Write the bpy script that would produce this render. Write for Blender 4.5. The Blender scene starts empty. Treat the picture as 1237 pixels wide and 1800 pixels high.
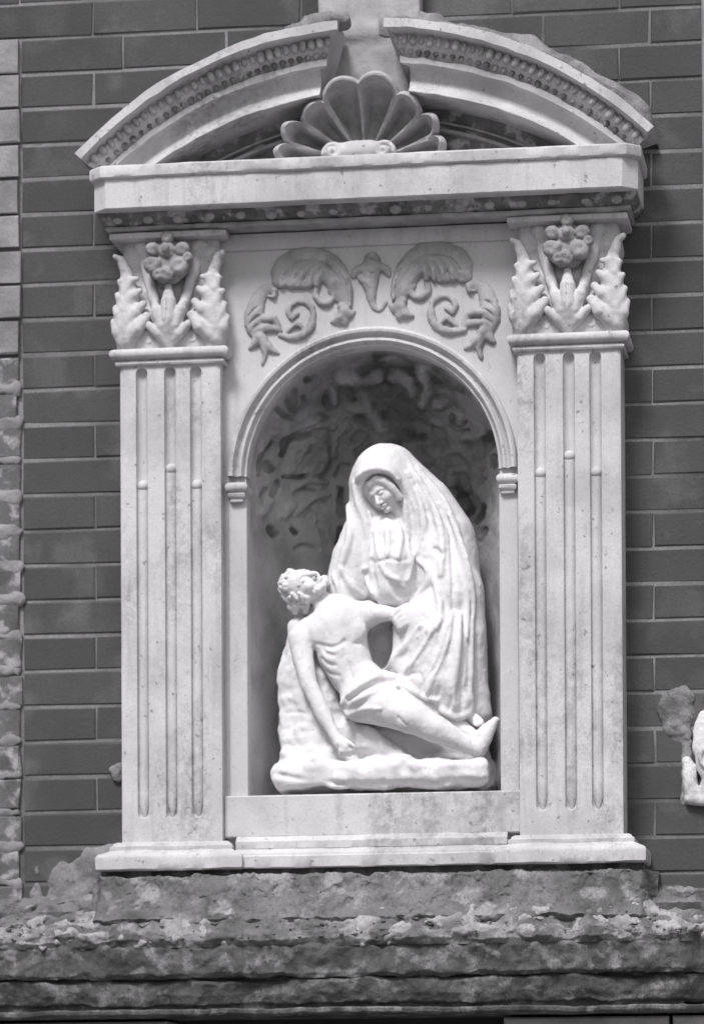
import bpy, math, random
import numpy as np
from mathutils import Matrix, Vector

random.seed(7)
RNG = np.random.default_rng(7)
SC = bpy.context.scene
COL = SC.collection

# ------------------------------------------------------------------ camera
CAM_POS = np.array([1.1379, -8.0, -0.6371])
YAW, PITCH, ROLL = math.radians(8.5), math.radians(1.0), math.radians(-0.3)
FPX, CX, CY = 6740.7, 618.5, 1950.0            # focal length and principal point of the photograph, in its pixels
_fw = np.array([-math.sin(YAW)*math.cos(PITCH), math.cos(YAW)*math.cos(PITCH), math.sin(PITCH)])
_r0 = np.array([math.cos(YAW), math.sin(YAW), 0.0])
_u0 = np.cross(_r0, _fw)
_rt = math.cos(ROLL)*_r0 + math.sin(ROLL)*_u0
_up = -math.sin(ROLL)*_r0 + math.cos(ROLL)*_u0
cd = bpy.data.cameras.new('camera')
cam = bpy.data.objects.new('camera', cd)
COL.objects.link(cam)
cd.sensor_width = 36.0
cd.sensor_fit = 'AUTO'
cd.lens = FPX*36.0/1800.0
cd.shift_y = (CY-900.0)/1800.0
cd.clip_start, cd.clip_end = 0.1, 500.0
cd.dof.use_dof = True                                    # the old plate is a touch soft: focused a little short
cd.dof.focus_distance = 7.55
cd.dof.aperture_fstop = 4.8
M = Matrix.Identity(4)
for i in range(3):
    M[i][0], M[i][1], M[i][2], M[i][3] = _rt[i], _up[i], -_fw[i], CAM_POS[i]
cam.matrix_world = M
SC.camera = cam

# ------------------------------------------------------------------ world, sun, exposure
SUN_EL, SUN_AZ = math.radians(52), math.radians(-16)      # azimuth measured from straight in front of the wall, minus = to the left
wd = bpy.data.worlds.new('World')
SC.world = wd
wd.use_nodes = True
nt = wd.node_tree
nt.nodes.clear()
sky = nt.nodes.new('ShaderNodeTexSky')
sky.sky_type = 'NISHITA'
sky.sun_disc = False
sky.sun_elevation = SUN_EL
sky.sun_rotation = math.radians(180) + SUN_AZ
sky.air_density, sky.dust_density = 1.0, 3.0
bw = nt.nodes.new('ShaderNodeRGBToBW')                     # black and white plate: only the sky's luminance
bg = nt.nodes.new('ShaderNodeBackground')
bg.inputs['Strength'].default_value = 0.05
wo = nt.nodes.new('ShaderNodeOutputWorld')
nt.links.new(sky.outputs[0], bw.inputs[0])
nt.links.new(bw.outputs[0], bg.inputs[0])
nt.links.new(bg.outputs[0], wo.inputs[0])
ld = bpy.data.lights.new('sun', 'SUN')
ld.energy = 1.5
ld.angle = math.radians(15)
ld.color = (1.0, 0.985, 1.0)
sun = bpy.data.objects.new('sun', ld)
COL.objects.link(sun)
_sd = Vector((math.sin(SUN_AZ)*math.cos(SUN_EL), -math.cos(SUN_AZ)*math.cos(SUN_EL), math.sin(SUN_EL)))
sun.rotation_euler = _sd.to_track_quat('Z', 'Y').to_euler()
sun.location = _sd*20
vs = SC.view_settings
vs.view_transform = 'Standard'
vs.look = 'None'
vs.exposure = 1.25
vs.gamma = 1.0
vs.use_curve_mapping = False


# ------------------------------------------------------------------ helpers
def W(px, py, y):
    """a point of the plate carried out to the depth y of the place"""
    px = np.asarray(px, float); py = np.asarray(py, float); y = np.asarray(y, float)
    v = _fw + ((px-CX)/FPX)[..., None]*_rt + ((CY-py)/FPX)[..., None]*_up
    t = (y-CAM_POS[1])/v[..., 1]
    return CAM_POS + t[..., None]*v


def PJ(P):
    d = np.asarray(P, float)-CAM_POS
    z = d@_fw
    return CX+FPX*(d@_rt)/z, CY-FPX*(d@_up)/z


def hash3(i, j, k, seed):
    n = (i*374761393 + j*668265263 + k*1274126177 + seed*974711) & 0xFFFFFFFF
    n = ((n ^ (n >> 13))*1274126177) & 0xFFFFFFFF
    n = n ^ (n >> 16)
    return (n & 0xFFFF)/32767.5-1.0


def vnoise(x, y, z, seed=0):
    x, y, z = np.broadcast_arrays(x, y, z)
    i, j, k = np.floor(x).astype(np.int64), np.floor(y).astype(np.int64), np.floor(z).astype(np.int64)
    u, v, w = x-i, y-j, z-k
    u, v, w = u*u*(3-2*u), v*v*(3-2*v), w*w*(3-2*w)
    r = 0
    for a in (0, 1):
        for b in (0, 1):
            for c in (0, 1):
                r = r + hash3(i+a, j+b, k+c, seed)*(u if a else 1-u)*(v if b else 1-v)*(w if c else 1-w)
    return r


def fbm(x, y, z, octs=4, seed=0, gain=.5):
    r, a = 0, 1.0
    for o in range(octs):
        r = r + a*vnoise(x*2**o, y*2**o, z*2**o, seed+o*17)
        a *= gain
    return r


def sstep(a, b, x):
    t = np.clip((x-a)/(b-a), 0, 1)
    return t*t*(3-2*t)


def mesh_np(name, V, F, smooth=True, angle=35):
    """V (n,3), F (m,4) or list of tuples"""
    me = bpy.data.meshes.new(name)
    V = np.asarray(V, np.float32)
    if isinstance(F, np.ndarray):
        k = F.shape[1]
        me.vertices.add(len(V)); me.vertices.foreach_set('co', V.ravel())
        me.loops.add(F.size); me.loops.foreach_set('vertex_index', F.astype(np.int32).ravel())
        me.polygons.add(len(F))
        me.polygons.foreach_set('loop_start', np.arange(0, F.size, k, dtype=np.int32))
        me.update(calc_edges=True)
    else:
        me.from_pydata([tuple(map(float, v)) for v in V], [], F)
        me.update()
    me.validate()
    if smooth:
        me.shade_smooth()
        if angle:
            me.set_sharp_from_angle(angle=math.radians(angle))
    return me


def link(name, me, mat, parent=None, loc=None):
    o = bpy.data.objects.new(name, me)
    COL.objects.link(o)
    if me is not None and mat is not None and len(me.materials) == 0:
        me.materials.append(mat)
    if parent is not None:
        o.parent = parent
        o.matrix_parent_inverse = Matrix.Translation(-world_loc(parent))
    if loc is not None:
        o.location = loc
    return o


def world_loc(o):
    if o.parent is None:
        return Vector(o.location)
    return o.location.copy()      # children keep world coordinates through the parent inverse


def tag(o, label=None, cat=None, group=None, kind=None):
    if label: o['label'] = label
    if cat: o['category'] = cat
    if group: o['group'] = group
    if kind: o['kind'] = kind
    return o


def empty(name, loc, label, cat, group=None):
    o = bpy.data.objects.new(name, None)
    o.empty_display_size = .1
    COL.objects.link(o)
    o.location = loc
    return tag(o, label, cat, group)


class MB:
    """collects pieces into one mesh"""
    def __init__(s): s.V = []; s.F = []
    def add(s, V, F):
        b = len(s.V); s.V += [tuple(map(float, v)) for v in V]; s.F += [tuple(int(i)+b for i in f) for f in F]
    def box(s, x0, x1, y0, y1, z0, z1, c=0.0):
        """y0 = front (camera side).  c = chamfer of the front edges"""
        if c <= 0:
            V = [(x0,y0,z0),(x1,y0,z0),(x1,y0,z1),(x0,y0,z1),(x0,y1,z0),(x1,y1,z0),(x1,y1,z1),(x0,y1,z1)]
            F = [(0,1,2,3),(4,7,6,5),(0,4,5,1),(1,5,6,2),(2,6,7,3),(3,7,4,0)]
        else:
            V = [(x0+c,y0,z0+c),(x1-c,y0,z0+c),(x1-c,y0,z1-c),(x0+c,y0,z1-c),
                 (x0,y0+c,z0),(x1,y0+c,z0),(x1,y0+c,z1),(x0,y0+c,z1),
                 (x0,y1,z0),(x1,y1,z0),(x1,y1,z1),(x0,y1,z1)]
            F = [(0,1,2,3),(0,4,5,1),(1,5,6,2),(2,6,7,3),(3,7,4,0),
                 (4,8,9,5),(5,9,10,6),(6,10,11,7),(7,11,8,4),(8,11,10,9)]
        s.add(V, F)
    def mesh(s, name, smooth=True, angle=35): return mesh_np(name, np.array(s.V), s.F, smooth, angle)


def grid_faces(n, m, flip=False, wrap=False):
    i, j = np.meshgrid(np.arange(n-1), np.arange(m if wrap else m-1), indexing='ij')
    j2 = (j+1) % m
    a, b, c, d = i*m+j, i*m+j2, (i+1)*m+j2, (i+1)*m+j
    q = np.stack([a, b, c, d], -1).reshape(-1, 4)
    return q[:, ::-1].copy() if flip else q


# ---- moulding that runs across the wall and returns to it at both ends
def run_moulding(prof, x0, x1, back=0.0, step=.012, wear=.0006, seed=3, ends=(True, True), cant=0.0, d0=None):
    """prof: list of (d, z) from bottom to top, d = how far it stands out of the wall; x0, x1 at depth d0"""
    prof = np.array(prof, float)
    if d0 is None: d0 = prof[:, 0].max()
    n = max(2, int((x1-x0)/step))
    rows = []
    for d, z in prof:
        e = d-d0
        a, b = (x0-e if ends[0] else x0), (x1+e if ends[1] else x1)
        c = min(cant, max(d-back-.004, 0))
        xs = np.linspace(a+c, b-c, n)
        nz = vnoise(xs*60, d*200+0*xs, z*200+0*xs, seed)*wear + vnoise(xs*14, d*40+0*xs, z*40+0*xs, seed+5)*wear*1.3
        P = [(a, -back, z), (a, -(d-c), z)] if c else [(a, -back, z)]
        Q = [(b, -(d-c), z), (b, -back, z)] if c else [(b, -back, z)]
        front = np.stack([xs, -(d-nz*1.0), z+nz*.8], -1)
        rows.append(np.concatenate([np.array(P), front, np.array(Q)]))
    R = np.array(rows)
    nr, nc = R.shape[:2]
    V = R.reshape(-1, 3)
    F = [tuple(q) for q in grid_faces(nr, nc)]
    F.append(tuple(range(nc-1, -1, -1)))                        # underside
    F.append(tuple((nr-1)*nc+i for i in range(nc)))             # top
    return V, F


def arc(d, z, r, a0, a1, n=6):
    """rounded piece of a profile, centre (d, z)"""
    return [(d+r*math.cos(math.radians(a0+(a1-a0)*i/n)), z+r*math.sin(math.radians(a0+(a1-a0)*i/n))) for i in range(n+1)]


# ---- signed distance sculpting
class Field:
    def __init__(s, lo, hi, h):
        s.lo = np.array(lo, float); s.h = h
        s.n = np.maximum(np.ceil((np.array(hi)-s.lo)/h).astype(int)+1, 4)
        s.F = np.full(s.n, .2, np.float32)
        s.ax = [(s.lo[i]+np.arange(s.n[i])*h).astype(np.float32) for i in range(3)]
    def region(s, lo, hi):
        a = np.clip(np.floor((np.array(lo)-s.lo)/s.h).astype(int), 0, s.n-1)
        b = np.clip(np.ceil((np.array(hi)-s.lo)/s.h).astype(int)+1, 1, s.n)
        sl = tuple(slice(a[i], max(b[i], a[i]+1)) for i in range(3))
        X, Y, Z = np.meshgrid(*[s.ax[i][sl[i]] for i in range(3)], indexing='ij', sparse=True)
        return sl, X, Y, Z
    def put(s, sl, D, k, sub=False):
        A = s.F[sl]
        D = D.astype(np.float32)
        if sub:
            A, D = -A, D
        if k > 0:
            hh = np.maximum(k-np.abs(A-D), 0)/k
            R = np.minimum(A, D)-hh*hh*k*.25
        else:
            R = np.minimum(A, D)
        s.F[sl] = -R if sub else R
    def cap(s, a, b, ra, rb, k=.01, sub=False, ys=1.0):
        a = np.array(a, float); b = np.array(b, float)
        m = max(ra, rb)/min(ys, 1)+k+s.h*3
        sl, X, Y, Z = s.region(np.minimum(a, b)-m, np.maximum(a, b)+m)
        ab = (b-a)*np.array([1, 1/ys, 1]); L = max(float(ab@ab), 1e-9)
        px, py, pz = X-a[0], (Y-a[1])/ys, Z-a[2]
        t = np.clip((px*ab[0]+py*ab[1]+pz*ab[2])/L, 0, 1)
        D = np.sqrt((px-t*ab[0])**2+(py-t*ab[1])**2+(pz-t*ab[2])**2)-(ra+(rb-ra)*t)
        s.put(sl, D, k, sub)
    def chain(s, pts, k=.01, sub=False, ys=1.0):
        """pts: (x,y,z,r) world"""
        A = np.array(pts, float)
        m = A[:, 3].max()/min(ys, 1)+k+s.h*3
        sl, X, Y, Z = s.region(A[:, :3].min(0)-m, A[:, :3].max(0)+m)
        D = None
        for p, q in zip(A[:-1], A[1:]):
            ab = (q[:3]-p[:3])*np.array([1, 1/ys, 1]); L = max(float(ab@ab), 1e-9)
            px, py, pz = X-np.float32(p[0]), (Y-np.float32(p[1]))/np.float32(ys), Z-np.float32(p[2])
            t = np.clip((px*np.float32(ab[0])+py*np.float32(ab[1])+pz*np.float32(ab[2]))/np.float32(L), 0, 1)
            d = np.sqrt((px-t*np.float32(ab[0]))**2+(py-t*np.float32(ab[1]))**2+(pz-t*np.float32(ab[2]))**2)-(np.float32(p[3])+np.float32(q[3]-p[3])*t)
            D = d if D is None else np.minimum(D, d)
        s.put(sl, D, k, sub)
    def ell(s, c, r, k=.01, sub=False, rot=None):
        c = np.array(c, float); r = np.array(r, float)
        m = r.max()+k+s.h*3
        sl, X, Y, Z = s.region(c-m, c+m)
        p = [X-c[0], Y-c[1], Z-c[2]]
        if rot is not None:
            Rm = np.array(rot)
            p = [Rm[0, i]*p[0]+Rm[1, i]*p[1]+Rm[2, i]*p[2] for i in range(3)]
        k0 = np.sqrt((p[0]/r[0])**2+(p[1]/r[1])**2+(p[2]/r[2])**2)
        k1 = np.sqrt((p[0]/r[0]**2)**2+(p[1]/r[1]**2)**2+(p[2]/r[2]**2)**2)+1e-6
        s.put(sl, k0*(k0-1)/k1, k, sub)
    def box(s, c, hf, rad, k=.01, sub=False):
        c = np.array(c, float); hf = np.array(hf, float)
        sl, X, Y, Z = s.region(c-hf-k-s.h*3, c+hf+k+s.h*3)
        q = [np.abs(X-c[0])-hf[0]+rad, np.abs(Y-c[1])-hf[1]+rad, np.abs(Z-c[2])-hf[2]+rad]
        D = np.sqrt(np.maximum(q[0], 0)**2+np.maximum(q[1], 0)**2+np.maximum(q[2], 0)**2)+np.minimum(np.maximum(np.maximum(q[0], q[1]), q[2]), 0)-rad
        s.put(sl, D, k, sub)
    def rough(s, amp, freq, octs=3, seed=1):
        band = np.nonzero(np.abs(s.F) < amp*3+s.h*2)
        x, y, z = [s.ax[i][band[i]] for i in range(3)]
        s.F[band] += (fbm(x*freq, y*freq, z*freq, octs, seed)*amp).astype(np.float32)
    def blur(s, it=1):
        for _ in range(it):
            for a in range(3):
                f = s.F
                g = f.copy()
                sl = [slice(None)]*3; sm = [slice(None)]*3; sp = [slice(None)]*3
                sl[a] = slice(1, -1); sm[a] = slice(0, -2); sp[a] = slice(2, None)
                g[tuple(sl)] = .5*f[tuple(sl)]+.25*(f[tuple(sm)]+f[tuple(sp)])
                s.F = g
    def depth(s, px, py, y0=0.0):
        """front surface y seen at plate points (px, py)"""
        px = np.atleast_1d(np.asarray(px, float)); py = np.atleast_1d(np.asarray(py, float))
        y = np.full(px.shape, y0)
        for _ in range(4):
            P = W(px, py, y)
            i = np.clip(((P[:, 0]-s.lo[0])/s.h).round().astype(int), 0, s.n[0]-1)
            k = np.clip(((P[:, 2]-s.lo[2])/s.h).round().astype(int), 0, s.n[2]-1)
            colm = s.F[i, :, k] < 0
            hit = colm.any(1)
            f = colm.argmax(1)
            y = np.where(hit, s.lo[1]+f*s.h, y)
        return y
    def stroke(s, pts, r, k=.006, lift=0.0, sub=False, n=10, ys=1.0):
        """ridge (or groove) drawn on the front surface; pts in plate pixels, r = (start, middle, end) radius in metres"""
        pts = np.array(pts, float)
        t = np.linspace(0, 1, n)
        Q = spline(pts, t)
        y = s.depth(Q[:, 0], Q[:, 1])
        y = np.polyval(np.polyfit(t, y, min(4, n-3)), t)
        P = W(Q[:, 0], Q[:, 1], y-lift)
        rr = np.interp(t, [0, .5, 1], r)
        s.chain([(*P[i], rr[i]) for i in range(n)], k, sub, ys)
    def mesh(s, name, smooth_it=0):
        F, h = s.F, s.h
        F[0] = F[-1] = .1; F[:, 0] = F[:, -1] = .1; F[:, :, 0] = F[:, :, -1] = .1
        ins = F < 0
        c = np.zeros(np.array(F.shape)-1, np.int8)
        corners = [(a, b, d) for a in (0, 1) for b in (0, 1) for d in (0, 1)]
        nx, ny, nz = c.shape
        for a, b, d in corners:
            c += ins[a:a+nx, b:b+ny, d:d+nz]
        I = np.argwhere((c > 0) & (c < 8))
        idx = np.full(c.shape, -1, np.int32)
        idx[I[:, 0], I[:, 1], I[:, 2]] = np.arange(len(I))
        val = {q: F[I[:, 0]+q[0], I[:, 1]+q[1], I[:, 2]+q[2]] for q in corners}
        acc = np.zeros((len(I), 3)); cnt = np.zeros(len(I))
        for p in corners:
            for ax in range(3):
                if p[ax] == 0:
                    q = list(p); q[ax] = 1; q = tuple(q)
                    va, vb = val[p], val[q]
                    m = (va < 0) != (vb < 0)
                    t = va[m]/(va[m]-vb[m])
                    pt = np.tile(np.array(p, float), (m.sum(), 1)); pt[:, ax] = t
                    acc[m] += pt; cnt[m] += 1
        V = s.lo+(I+acc/cnt[:, None])*h
        Q = []
        for ax in range(3):
            o1, o2 = [(1, 2), (2, 0), (0, 1)][ax]
            sl0 = [slice(None)]*3; sl1 = [slice(None)]*3
            sl0[ax] = slice(0, -1); sl1[ax] = slice(1, None)
            A, B = ins[tuple(sl0)], ins[tuple(sl1)]
            E = np.argwhere(A != B)
            E = E[(E[:, o1] > 0) & (E[:, o2] > 0) & (E[:, o1] < F.shape[o1]-1) & (E[:, o2] < F.shape[o2]-1)]
            e1 = np.zeros(3, int); e1[o1] = 1; e2 = np.zeros(3, int); e2[o2] = 1
            g = lambda D: idx[D[:, 0], D[:, 1], D[:, 2]]
            q = np.stack([g(E-e1-e2), g(E-e2), g(E), g(E-e1)], -1)
            fl = A[E[:, 0], E[:, 1], E[:, 2]]
            q[~fl] = q[~fl][:, ::-1]
            Q.append(q)
        Q = np.concatenate(Q)
        Q = Q[(Q >= 0).all(1)]
        return mesh_np(name, V, Q, True, 0)


def small_sphere(nu=8, nv=6):
    V = [(0, 0, 1)]
    for j in range(1, nv):
        for i in range(nu):
            p, t = math.pi*j/nv, 2*math.pi*i/nu
            V.append((math.sin(p)*math.cos(t), math.sin(p)*math.sin(t), math.cos(p)))
    V.append((0, 0, -1))
    F = [(0, 1+i, 1+(i+1) % nu) for i in range(nu)]
    for j in range(nv-2):
        for i in range(nu):
            a = 1+j*nu+i; b = 1+j*nu+(i+1) % nu
            F.append((a, a+nu, b+nu, b))
    L = len(V)-1; q = 1+(nv-2)*nu
    F += [(L, q+(i+1) % nu, q+i) for i in range(nu)]
    return V, F


def spline(P, t):
    """Catmull-Rom through the points"""
    P = np.asarray(P, float)
    n = len(P)
    if n == 2:
        return P[0]+(P[1]-P[0])*np.asarray(t)[:, None]
    seg = np.linalg.norm(np.diff(P, axis=0), axis=1); s = np.concatenate([[0], np.cumsum(seg)]); s /= s[-1]
    E = np.vstack([2*P[0]-P[1], P, 2*P[-1]-P[-2]])
    out = []
    for u in t:
        i = min(max(int(np.searchsorted(s, u, 'right'))-1, 0), n-2)
        w = (u-s[i])/max(s[i+1]-s[i], 1e-9)
        a, b, c, d = E[i], E[i+1], E[i+2], E[i+3]
        out.append(.5*((2*b)+(c-a)*w+(2*a-5*b+4*c-d)*w*w+(3*b-a-3*c+d)*w**3))
    return np.array(out)


PXM = 0.0012                                       # metres per plate pixel on the shrine


def pc(px, py, ymm, r):
    p = W(px, py, ymm*.001)
    return (p[0], p[1], p[2], r*PXM)


# ------------------------------------------------------------------ materials (the plate is black and white, so all greys)
def G(v): return (v, v*.985, v, 1)


def material(name, base, dark, amount=.4, scale=6, streak=0.0, rough=.85, bump=.25, bscale=60, fine=.12, spots=0.0, rand=0.0, soot=0.0, attr=None, attr_col=.08, light=None):
    m = bpy.data.materials.new(name)
    m.use_nodes = True
    t = m.node_tree; N = t.nodes; L = t.links
    p = N['Principled BSDF']
    p.inputs['Roughness'].default_value = rough
    p.inputs['Specular IOR Level'].default_value = .25
    tc = N.new('ShaderNodeTexCoord')
    geo = N.new('ShaderNodeNewGeometry')
    src = geo.outputs['Position']

    def noise(sc, det=5, vec=None, ro=.55):
        n = N.new('ShaderNodeTexNoise'); n.inputs['Scale'].default_value = sc; n.inputs['Detail'].default_value = det
        n.inputs['Roughness'].default_value = ro
        L.new(vec or src, n.inputs['Vector']); return n.outputs['Fac']

    def ramp(f, a, b, va=0, vb=1):
        r = N.new('ShaderNodeMapRange'); r.inputs[1].default_value = a; r.inputs[2].default_value = b
        r.inputs[3].default_value = va; r.inputs[4].default_value = vb; L.new(f, r.inputs[0]); return r.outputs[0]

    def mix(f, a, b):
        x = N.new('ShaderNodeMix'); x.data_type = 'RGBA'
        if isinstance(f, float): x.inputs[0].default_value = f
        else: L.new(f, x.inputs[0])
        for s, v in ((6, a), (7, b)):
            if isinstance(v, tuple): x.inputs[s].default_value = v
            else: L.new(v, x.inputs[s])
        return x.outputs[2]

    def mul(a, b):
        x = N.new('ShaderNodeMath'); x.operation = 'MULTIPLY'
        for i, v in enumerate((a, b)):
            if isinstance(v, (int, float)): x.inputs[i].default_value = v
            else: L.new(v, x.inputs[i])
        return x.outputs[0]
    c = mix(mul(ramp(noise(scale), .42, .68), amount), G(base), G(dark))
    if light is not None:
        c = mix(ramp(noise(scale*1.7, 6), .52, .62), c, G(light))
    if streak > 0:                                          # rain-washed grime running down
        mp = N.new('ShaderNodeMapping'); mp.inputs['Scale'].default_value = (1, 1, .09); L.new(src, mp.inputs['Vector'])
        c = mix(mul(ramp(noise(34, 4, mp.outputs[0]), .55, .75), streak), c, G(dark))
    if soot > 0:                                            # black crust in patches and thin runs
        mp2 = N.new('ShaderNodeMapping'); mp2.inputs['Scale'].default_value = (1, 1, .3); L.new(src, mp2.inputs['Vector'])
        c = mix(mul(mul(ramp(noise(5.5, 7, mp2.outputs[0], .68), .50, .66), ramp(noise(60, 5, None, .7), .38, .62)), soot), c, G(.07))
    if spots > 0:
        c = mix(mul(ramp(noise(70, 3), .66, .72), spots), c, G(dark*.6))
    if fine > 0:
        c = mix(mul(ramp(noise(240, 3), .4, .7), fine), c, G(dark))
    if rand > 0:
        oi = N.new('ShaderNodeObjectInfo')
        c = mix(mul(oi.outputs['Random'], rand), c, G(dark))
    if attr:
        at = N.new('ShaderNodeAttribute'); at.attribute_name = attr
        c = mix(at.outputs['Fac'], c, G(attr_col))
    L.new(c, p.inputs['Base Color'])
    b = N.new('ShaderNodeBump'); b.inputs['Strength'].default_value = bump; b.inputs['Distance'].default_value = .004
    L.new(noise(bscale, 6, None, .65), b.inputs['Height'])
    L.new(b.outputs[0], p.inputs['Normal'])
    return m


M_STONE = material('pale_stone', .57, .30, .55, 7, .5, bump=.35, fine=.25, spots=.8, soot=.6)
M_PANEL = material('pale_stone_panel', .54, .33, .4, 5, .35, bump=.25, fine=.18, spots=.4, soot=.3)
M_PED = material('weathered_pediment_stone', .57, .28, .6, 6, .4, bump=.4, fine=.3, spots=.8, soot=.65)
M_LEAF = material('weathered_carved_stone', .40, .20, .7, 20, .3, bump=.4, fine=.25, soot=.4)
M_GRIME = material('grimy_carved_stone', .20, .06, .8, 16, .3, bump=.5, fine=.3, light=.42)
M_GRIME2 = material('sooty_rosette_stone', .34, .12, .8, 22, .3, bump=.5, fine=.3, soot=.9)
M_STATUE = material('white_marble', .73, .52, .45, 11, .3, rough=.8, bump=.3, bscale=110, fine=.16, spots=.5, soot=.25)
M_NICHE = material('niche_plaster', .48, .20, .7, 9, .25, bump=.5, bscale=80, fine=.25, attr='foliage_and_dark', attr_col=.07)
M_BRICK = material('dark_painted_brick', .085, .05, .7, 4, .3, rough=.75, bump=.4, bscale=120, fine=.35, rand=.6, light=.125, soot=.55)
M_MORTAR = material('lime_mortar', .25, .07, .95, 3.2, .0, bump=.7, bscale=160, fine=.3)
M_PIER = material('flaking_limewash', .32, .13, .8, 9, .2, bump=.7, bscale=70, fine=.3, rand=.35)
M_PIER2 = material('worn_limewash_brick', .15, .07, .8, 14, .2, bump=.8, bscale=70, fine=.4, light=.36, soot=.4)
M_CEMENT = material('old_cement', .28, .11, .9, 16, .3, bump=1.0, bscale=60, fine=.45, soot=.6, spots=.5)
M_FILL = material('pale_cement_render', .43, .24, .7, 9, .35, bump=.6, bscale=60, fine=.3, soot=.3)
M_SHELL = material('weathered_shell', .44, .22, .7, 20, .35, bump=.4, fine=.25, soot=.6)
M_LEDGE = material('lichen_covered_stone', .19, .065, .9, 9, .0, rough=.95, bump=1.0, bscale=90, fine=.5, spots=.6, light=.30, soot=.7)
M_LEDGE2 = material('stained_stone_band', .12, .045, .9, 14, .7, rough=.95, bump=1.0, bscale=90, fine=.5, spots=.6, soot=.8, light=.22)
M_CRUST = material('pale_lichen_crust', .40, .14, .9, 22, 0, rough=1, bump=1, bscale=110, fine=.45, soot=.5)
M_BLOCK = material('pale_window_head_stone', .40, .16, .7, 11, .3, bump=.6, fine=.3)
M_DARK = material('dark_doorway_shade', .02, .012, .5, 6, rough=.6)  # shade of the doorway recess put into a near-black colour
M_WHITE = material('white_flaking_plaster', .70, .32, .7, 20, .2, bump=.9, fine=.35, spots=.6, soot=.5)
M_MOSS = material('dry_moss', .16, .05, .8, 30, rough=1, bump=1, bscale=200, fine=.4, light=.3)
M_GROUND = material('stone_paving', .22, .12, .6, 2, bump=.4, bscale=30)

# ------------------------------------------------------------------ ground
mb = MB()
mb.add([(-60, -60, -2.24), (60, -60, -2.24), (60, 20, -2.24), (-60, 20, -2.24)], [(0, 1, 2, 3)])
tag(link('pavement', mb.mesh('pavement', False), M_GROUND), kind='structure')

# ------------------------------------------------------------------ brick wall
C0, PITCH_Z, MJ = .068, .0756, .0068
wall = empty('brick_wall', (0, 0, -2.24), 'dark painted brick wall with thin pale mortar joints behind the shrine', 'wall')
mb = MB()
for x0, x1, z0, z1 in ((-2.2, -.285, -2.24, 3.4), (.285, 2.2, -2.24, 3.4), (-.285, .285, 1.13, 3.4), (-.285, .285, -2.24, .14)):
    mb.box(x0, x1, .0022, .33, z0, z1)
link('mortar_bed', mb.mesh('mortar_bed', False), M_MORTAR, wall)


def brick_mesh(w, h, seed, rough=.0022):
    r = random.Random(seed)
    b = MB()
    b.box(-w/2, w/2, 0, .03, -h/2, h/2, .0022)
    V = [(x+r.uniform(-rough, rough), y+r.uniform(-.0006, .0006), z+r.uniform(-rough, rough)) for x, y, z in b.V]
    b.V = V
    return b.mesh('brick', False)


PIER_X = -.766
EDGE_X = .6885
XL, XR = -.766, .6885
zrows = list(range(-31, 44))
field = MB()
variants = {}
def brick_at(x0, x1, z0, z1, parent, mat, key, jit=.0009, name='brick', dy=0.0):
    w, h = x1-x0, z1-z0
    kk = (round(w, 3), round(h, 3), random.randrange(3), key)
    if kk not in variants:
        variants[kk] = brick_mesh(w, h, len(variants)+11, jit)
    o = link(name, variants[kk], mat, parent)
    o.location = ((x0+x1)/2, dy+random.uniform(-.0016, .0012), (z0+z1)/2)
    o.rotation_euler = (random.uniform(-.006, .006), 0, random.uniform(-.006, .006)) if w < .3 else (0, 0, 0)
    return o
for k in zrows:
    z0, z1 = C0+PITCH_Z*k+MJ/2, C0+PITCH_Z*(k+1)-MJ/2
    off = -.605 if k % 2 else -.765
    for j in range(-8, 14):
        a, b = off+.225*j+.0018, off+.225*(j+1)-.0018
        if b < -2.2 or a > 2.2: continue
        # cut at the pier on the left
        for lo, hi in ((-2.2, PIER_X-.232), (PIER_X+.004 if (k <= 22) else PIER_X-.232, 2.2)):
            aa, bb = max(a, lo), min(b, hi)
            if bb-aa < .03: continue
            inframe = aa < .72 and bb > -.82 and -.2 < z0 < 1.90
            hidden = (aa > -.53 and bb < .53 and z1 < 1.44) or (aa > -.50 and bb < .50 and z1 < 1.55)
            if z1 < -.02 and inframe and aa > -.57 and bb < .57: hidden = True
            if hidden:
                continue
            if inframe:
                brick_at(aa, bb, z0, z1, wall, M_BRICK, 'b', .0017)
            else:
                field.box(aa, bb, random.uniform(-.001, .001), .03, z0, z1, .002)
tag(link('brick_field', field.mesh('brick_field', False), M_BRICK, wall), kind='stuff')

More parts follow.
